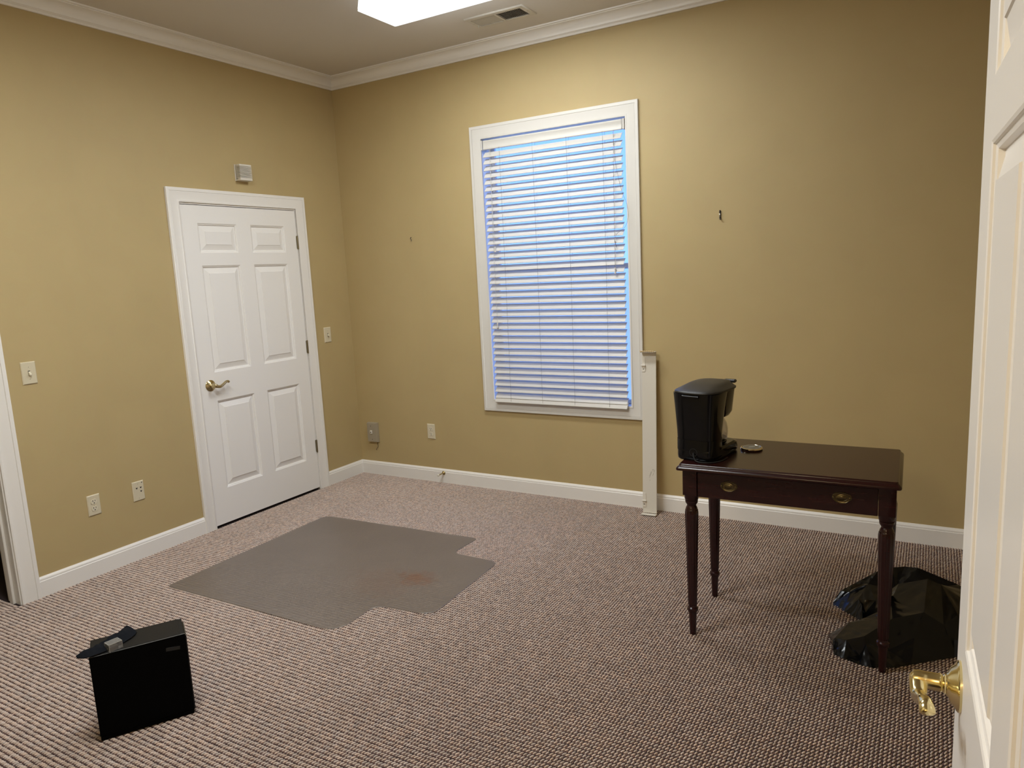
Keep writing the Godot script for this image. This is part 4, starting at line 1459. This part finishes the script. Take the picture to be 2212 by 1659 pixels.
# ================================================================ black case with the things on it
func build_case() -> void:
	var a := Vector3(1.498, 0, 3.029)
	var b := Vector3(1.653, 0, 2.772)
	var xx := (b - a).normalized()          # along the large side that faces the camera
	var zz := xx.cross(Vector3.UP)          # towards the camera
	var bs := Basis(xx, Vector3.UP, zz)
	var w := 0.300
	var d := 0.1425
	var h := 0.3120
	var t := thing("computer_case", a, "small black box-shaped computer case standing on the carpet", "computer case", "", "", bs)
	var st := st_new()
	bar(st, [Vector2(0.001, 0.0), Vector2(w - 0.001, 0.0), Vector2(w - 0.001, h), Vector2(0.001, h)], Vector3(0, 0, -d + 0.002), Vector3(0, 0, -0.004), Vector3.RIGHT, Vector3.UP)
	part("body", st, M.case_top, t)
	st = st_new()
	box(st, Vector3(w / 2, h / 2 + 0.0095, -0.0018), Vector3(w + 0.002, h - 0.0180, 0.0036), 0.0007)
	var sp := part("side_panel", st, M.case_side, t)
	st = st_new()
	box(st, Vector3.ZERO, Vector3(0.046, 0.013, 0.0010), 0.0003, Transform3D(Basis(Vector3(0, 0, 1), -0.10), Vector3(w - 0.043, h - 0.044, 0.0002)))
	part("reflection_patch", st, M.rubber, sp)  # added patch, a faint reflection on the side panel put into colour
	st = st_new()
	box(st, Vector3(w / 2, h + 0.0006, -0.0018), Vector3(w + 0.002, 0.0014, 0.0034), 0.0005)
	part("highlight_strip", st, M.edge_highlight, t)  # added pale bar, painting the light caught along the top edge
	st = st_new()
	box(st, Vector3(w / 2, 0.0085, -0.0030), Vector3(w, 0.0150, 0.0040), 0.0006)
	part("bottom_lip", st, M.case_side, t)
	st = st_new()
	box(st, Vector3(w / 2 - 0.006, h + 0.0012, -d / 2 - 0.001), Vector3(w - 0.014, 0.0026, d - 0.008), 0.0008)
	part("top_cover", st, M.case_top, t)
	st = st_new()
	box(st, Vector3(w + 0.0012, h * 0.5, -d * 0.5), Vector3(0.0080, h - 0.020, d - 0.016), 0.003)
	part("front_bezel", st, M.black_gloss, t)
	for q in [[0.03, -0.02], [0.27, -0.02], [0.03, -0.12], [0.27, -0.12]]:
		st = st_new()
		box(st, Vector3(q[0], 0.0005, q[1]), Vector3(0.016, 0.001, 0.016))
		part("foot", st, M.rubber, t)

	# folded black cloth over the rear top edge: rows of points across a strip, in the case's own axes
	var top := h + 0.0026
	var cl := thing("black_cloth", a + xx * 0.06 + Vector3(0, top, 0) + zz * -0.06, "crumpled black cloth draped over the top of the black case", "cloth", "", "", bs)
	var rows := [
		[Vector3(-0.099, 0.0060, 0.033), Vector3(-0.098, 0.0085, 0.038), Vector3(-0.096, 0.0040, 0.043)],
		[Vector3(-0.074, 0.0085, 0.016), Vector3(-0.073, 0.0165, 0.034), Vector3(-0.072, 0.0035, 0.054)],
		[Vector3(-0.046, 0.0040, 0.001), Vector3(-0.044, 0.0180, 0.026), Vector3(-0.040, 0.0055, 0.052)],
		[Vector3(-0.018, 0.0035, -0.022), Vector3(-0.010, 0.0230, 0.006), Vector3(-0.004, 0.0045, 0.036)],
		[Vector3(0.012, 0.0035, -0.050), Vector3(0.024, 0.0260, -0.022), Vector3(0.036, 0.0040, 0.010)],
		[Vector3(0.038, 0.0045, -0.076), Vector3(0.054, 0.0210, -0.046), Vector3(0.070, 0.0060, -0.020)],
		[Vector3(0.062, 0.0165, -0.090), Vector3(0.074, 0.0150, -0.070), Vector3(0.086, 0.0040, -0.050)],
	]
	var lines := []
	for k in 3:
		var ctrl := []
		for q in rows:
			ctrl.append(q[k])
		lines.append(spline(ctrl, 6))
	var mrow := 10
	var grid := []
	for i in lines[0].size():
		var cross := spline([lines[0][i], lines[1][i], lines[2][i]], mrow / 2)
		var row := []
		for j in cross.size():
			var p: Vector3 = cross[j]
			var edge := 1.0 - absf(2.0 * j / (cross.size() - 1) - 1.0)
			p.y += (0.0030 * sin(i * 0.75 + j * 1.1) + 0.0020 * sin(i * 1.7 - j * 0.6)) * edge * sin(PI * i / (lines[0].size() - 1))
			p += ((lines[2][i] as Vector3) - (lines[0][i] as Vector3)) * Vector3(1, 0, 1) * (0.16 * (2.0 * j / (cross.size() - 1) - 1.0))
			p.y = maxf(p.y, 0.0032)
			row.append(p)
		grid.append(row)
	st = st_new()
	for layer in 2:
		st.set_smooth_group(1 + layer)
		var drop := Vector3(0, -0.0024 * layer, 0)
		for i in grid.size() - 1:
			for j in mrow:
				if layer == 0:
					quad(st, grid[i][j], grid[i][j + 1], grid[i + 1][j + 1], grid[i + 1][j])
				else:
					quad(st, grid[i][j + 1] + drop, grid[i][j] + drop, grid[i + 1][j] + drop, grid[i + 1][j + 1] + drop)
	flat(st)
	var dn := Vector3(0, -0.0024, 0)
	for i in grid.size() - 1:
		quad(st, grid[i][0] + dn, grid[i][0], grid[i + 1][0], grid[i + 1][0] + dn)
		quad(st, grid[i][mrow], grid[i][mrow] + dn, grid[i + 1][mrow] + dn, grid[i + 1][mrow])
	for j in mrow:
		quad(st, grid[0][j], grid[0][j] + dn, grid[0][j + 1] + dn, grid[0][j + 1])
		quad(st, grid[-1][j + 1], grid[-1][j + 1] + dn, grid[-1][j] + dn, grid[-1][j])
	part("cloth", st, M.cloth, cl)

	# little clear box beside the cloth
	var pb := thing("small_clear_box", a + xx * 0.076 + Vector3(0, top, 0) + zz * -0.0215, "tiny clear plastic box beside the cloth on the case", "box", "", "", bs * Basis(Vector3.UP, 0.42))
	st = st_new()
	box(st, Vector3(0, 0.0135, 0), Vector3(0.044, 0.027, 0.036), 0.0012)
	var sh := part("shell", st, M.clear_box, pb)
	st = st_new()
	for q in [[-1, -1], [1, -1], [1, 1], [-1, 1]]:
		box(st, Vector3(q[0] * 0.0216, 0.0135, q[1] * 0.0176), Vector3(0.0014, 0.027, 0.0014))
	for q in [-1, 1]:
		box(st, Vector3(0, 0.0266, q * 0.0176), Vector3(0.044, 0.0014, 0.0014))
		box(st, Vector3(q * 0.0216, 0.0266, 0), Vector3(0.0014, 0.0014, 0.036))
	part("edges", st, M.tin_print, sh)
	st = st_new()
	box(st, Vector3(-0.004, 0.0085, 0), Vector3(0.028, 0.014, 0.026), 0.001)
	part("content", st, M.panel_grey, pb)


# ================================================================ bin bag
func build_bag() -> void:
	# creases and corners of the crumpled sheet; the sheet is stretched between them
	var crease := [Vector3(3.647, 0.030, 1.328), Vector3(3.658, 0.000, 1.381), Vector3(3.695, -0.000, 1.398), Vector3(3.752, 0.000, 1.419), Vector3(3.794, -0.000, 1.423), Vector3(3.869, 0.000, 1.387), Vector3(3.924, 0.000, 1.338), Vector3(3.988, 0.000, 1.280), Vector3(4.064, 0.000, 1.215), Vector3(3.629, 0.045, 0.882), Vector3(3.681, 0.085, 0.875), Vector3(3.740, 0.095, 0.873), Vector3(3.750, 0.120, 0.817), Vector3(3.773, 0.135, 0.808), Vector3(3.829, 0.150, 0.778), Vector3(3.876, 0.152, 0.751), Vector3(3.929, 0.160, 0.763), Vector3(4.081, 0.120, 0.787), Vector3(3.861, 0.160, 0.974), Vector3(3.966, 0.195, 0.959), Vector3(4.015, 0.185, 0.972), Vector3(4.080, 0.150, 0.984), Vector3(3.839, 0.130, 1.083), Vector3(3.791, 0.105, 1.167), Vector3(3.749, 0.080, 1.183), Vector3(3.695, 0.068, 1.228), Vector3(3.654, 0.040, 1.324), Vector3(3.698, 0.055, 1.350), Vector3(3.761, 0.085, 1.350), Vector3(3.769, 0.058, 1.358), Vector3(3.851, 0.125, 1.239), Vector3(3.957, 0.150, 1.189), Vector3(4.073, 0.130, 1.115), Vector3(3.928, 0.070, 1.258), Vector3(4.025, 0.105, 1.171), Vector3(3.841, 0.030, 1.319), Vector3(3.747, 0.012, 1.368), Vector3(4.003, 0.030, 1.234), Vector3(4.062, 0.060, 1.185), Vector3(3.726, 0.050, 1.003), Vector3(3.741, 0.015, 0.993), Vector3(3.776, 0.070, 0.975), Vector3(3.710, 0.062, 0.974), Vector3(3.668, 0.050, 0.889), Vector3(3.850, 0.085, 0.865), Vector3(3.950, 0.100, 0.860), Vector3(4.160, 0.000, 1.120), Vector3(4.220, 0.000, 0.950), Vector3(4.200, 0.000, 0.750), Vector3(4.060, 0.000, 0.600), Vector3(3.930, 0.000, 0.575), Vector3(3.830, 0.000, 0.640), Vector3(3.750, 0.000, 0.740), Vector3(3.660, 0.000, 0.800), Vector3(3.615, 0.000, 0.860), Vector3(4.130, 0.130, 1.020), Vector3(4.120, 0.120, 0.840), Vector3(4.020, 0.100, 0.700), Vector3(3.735, -0.004, 1.055), Vector3(3.690, -0.004, 1.100), Vector3(3.655, -0.004, 0.985), Vector3(3.700, -0.004, 1.020), Vector3(3.660, -0.004, 1.150), Vector3(3.620, -0.004, 1.220), Vector3(3.620, -0.004, 1.050), Vector3(3.600, -0.004, 0.930)]
	var flat_pts := PackedVector2Array()
	for p: Vector3 in crease:
		flat_pts.append(Vector2(p.x, p.z))
	var ids := Geometry2D.triangulate_delaunay(flat_pts)
	var c := Vector3(3.90, 0, 1.05)
	var wrinkle := FastNoiseLite.new()
	wrinkle.seed = 17
	wrinkle.frequency = 13.0
	wrinkle.fractal_type = FastNoiseLite.FRACTAL_RIDGED
	wrinkle.fractal_octaves = 2
	var n := 8
	var st := st_new()
	for k in range(0, ids.size(), 3):
		var a: Vector3 = crease[ids[k]]
		var b: Vector3 = crease[ids[k + 1]]
		var d: Vector3 = crease[ids[k + 2]]
		if maxf(a.y, maxf(b.y, d.y)) <= 0.0005:
			continue
		if (b - a).cross(d - a).y < 0.0:
			var sw := b
			b = d
			d = sw
		st.set_smooth_group(k / 3 + 1)      # each stretched patch is smooth, its borders are sharp
		var grid := []
		for i in n + 1:
			var row := []
			for j in n + 1 - i:
				var u := float(i) / n
				var v := float(j) / n
				var p := a * (1.0 - u - v) + b * u + d * v
				var slack := minf(u, minf(v, 1.0 - u - v)) * 3.0
				p.y += slack * (0.010 * wrinkle.get_noise_2d(p.x, p.z) - 0.004)
				row.append(p - c)
			grid.append(row)
		for i in n:
			for j in n - i:
				tri(st, grid[i][j], grid[i + 1][j], grid[i][j + 1])
				if j < n - i - 1:
					tri(st, grid[i + 1][j], grid[i + 1][j + 1], grid[i][j + 1])
	var o := put("trash_bag", commit(st), M.bag, self, c)
	tag(o, "crumpled black plastic trash bag on the carpet under the table", "trash bag")
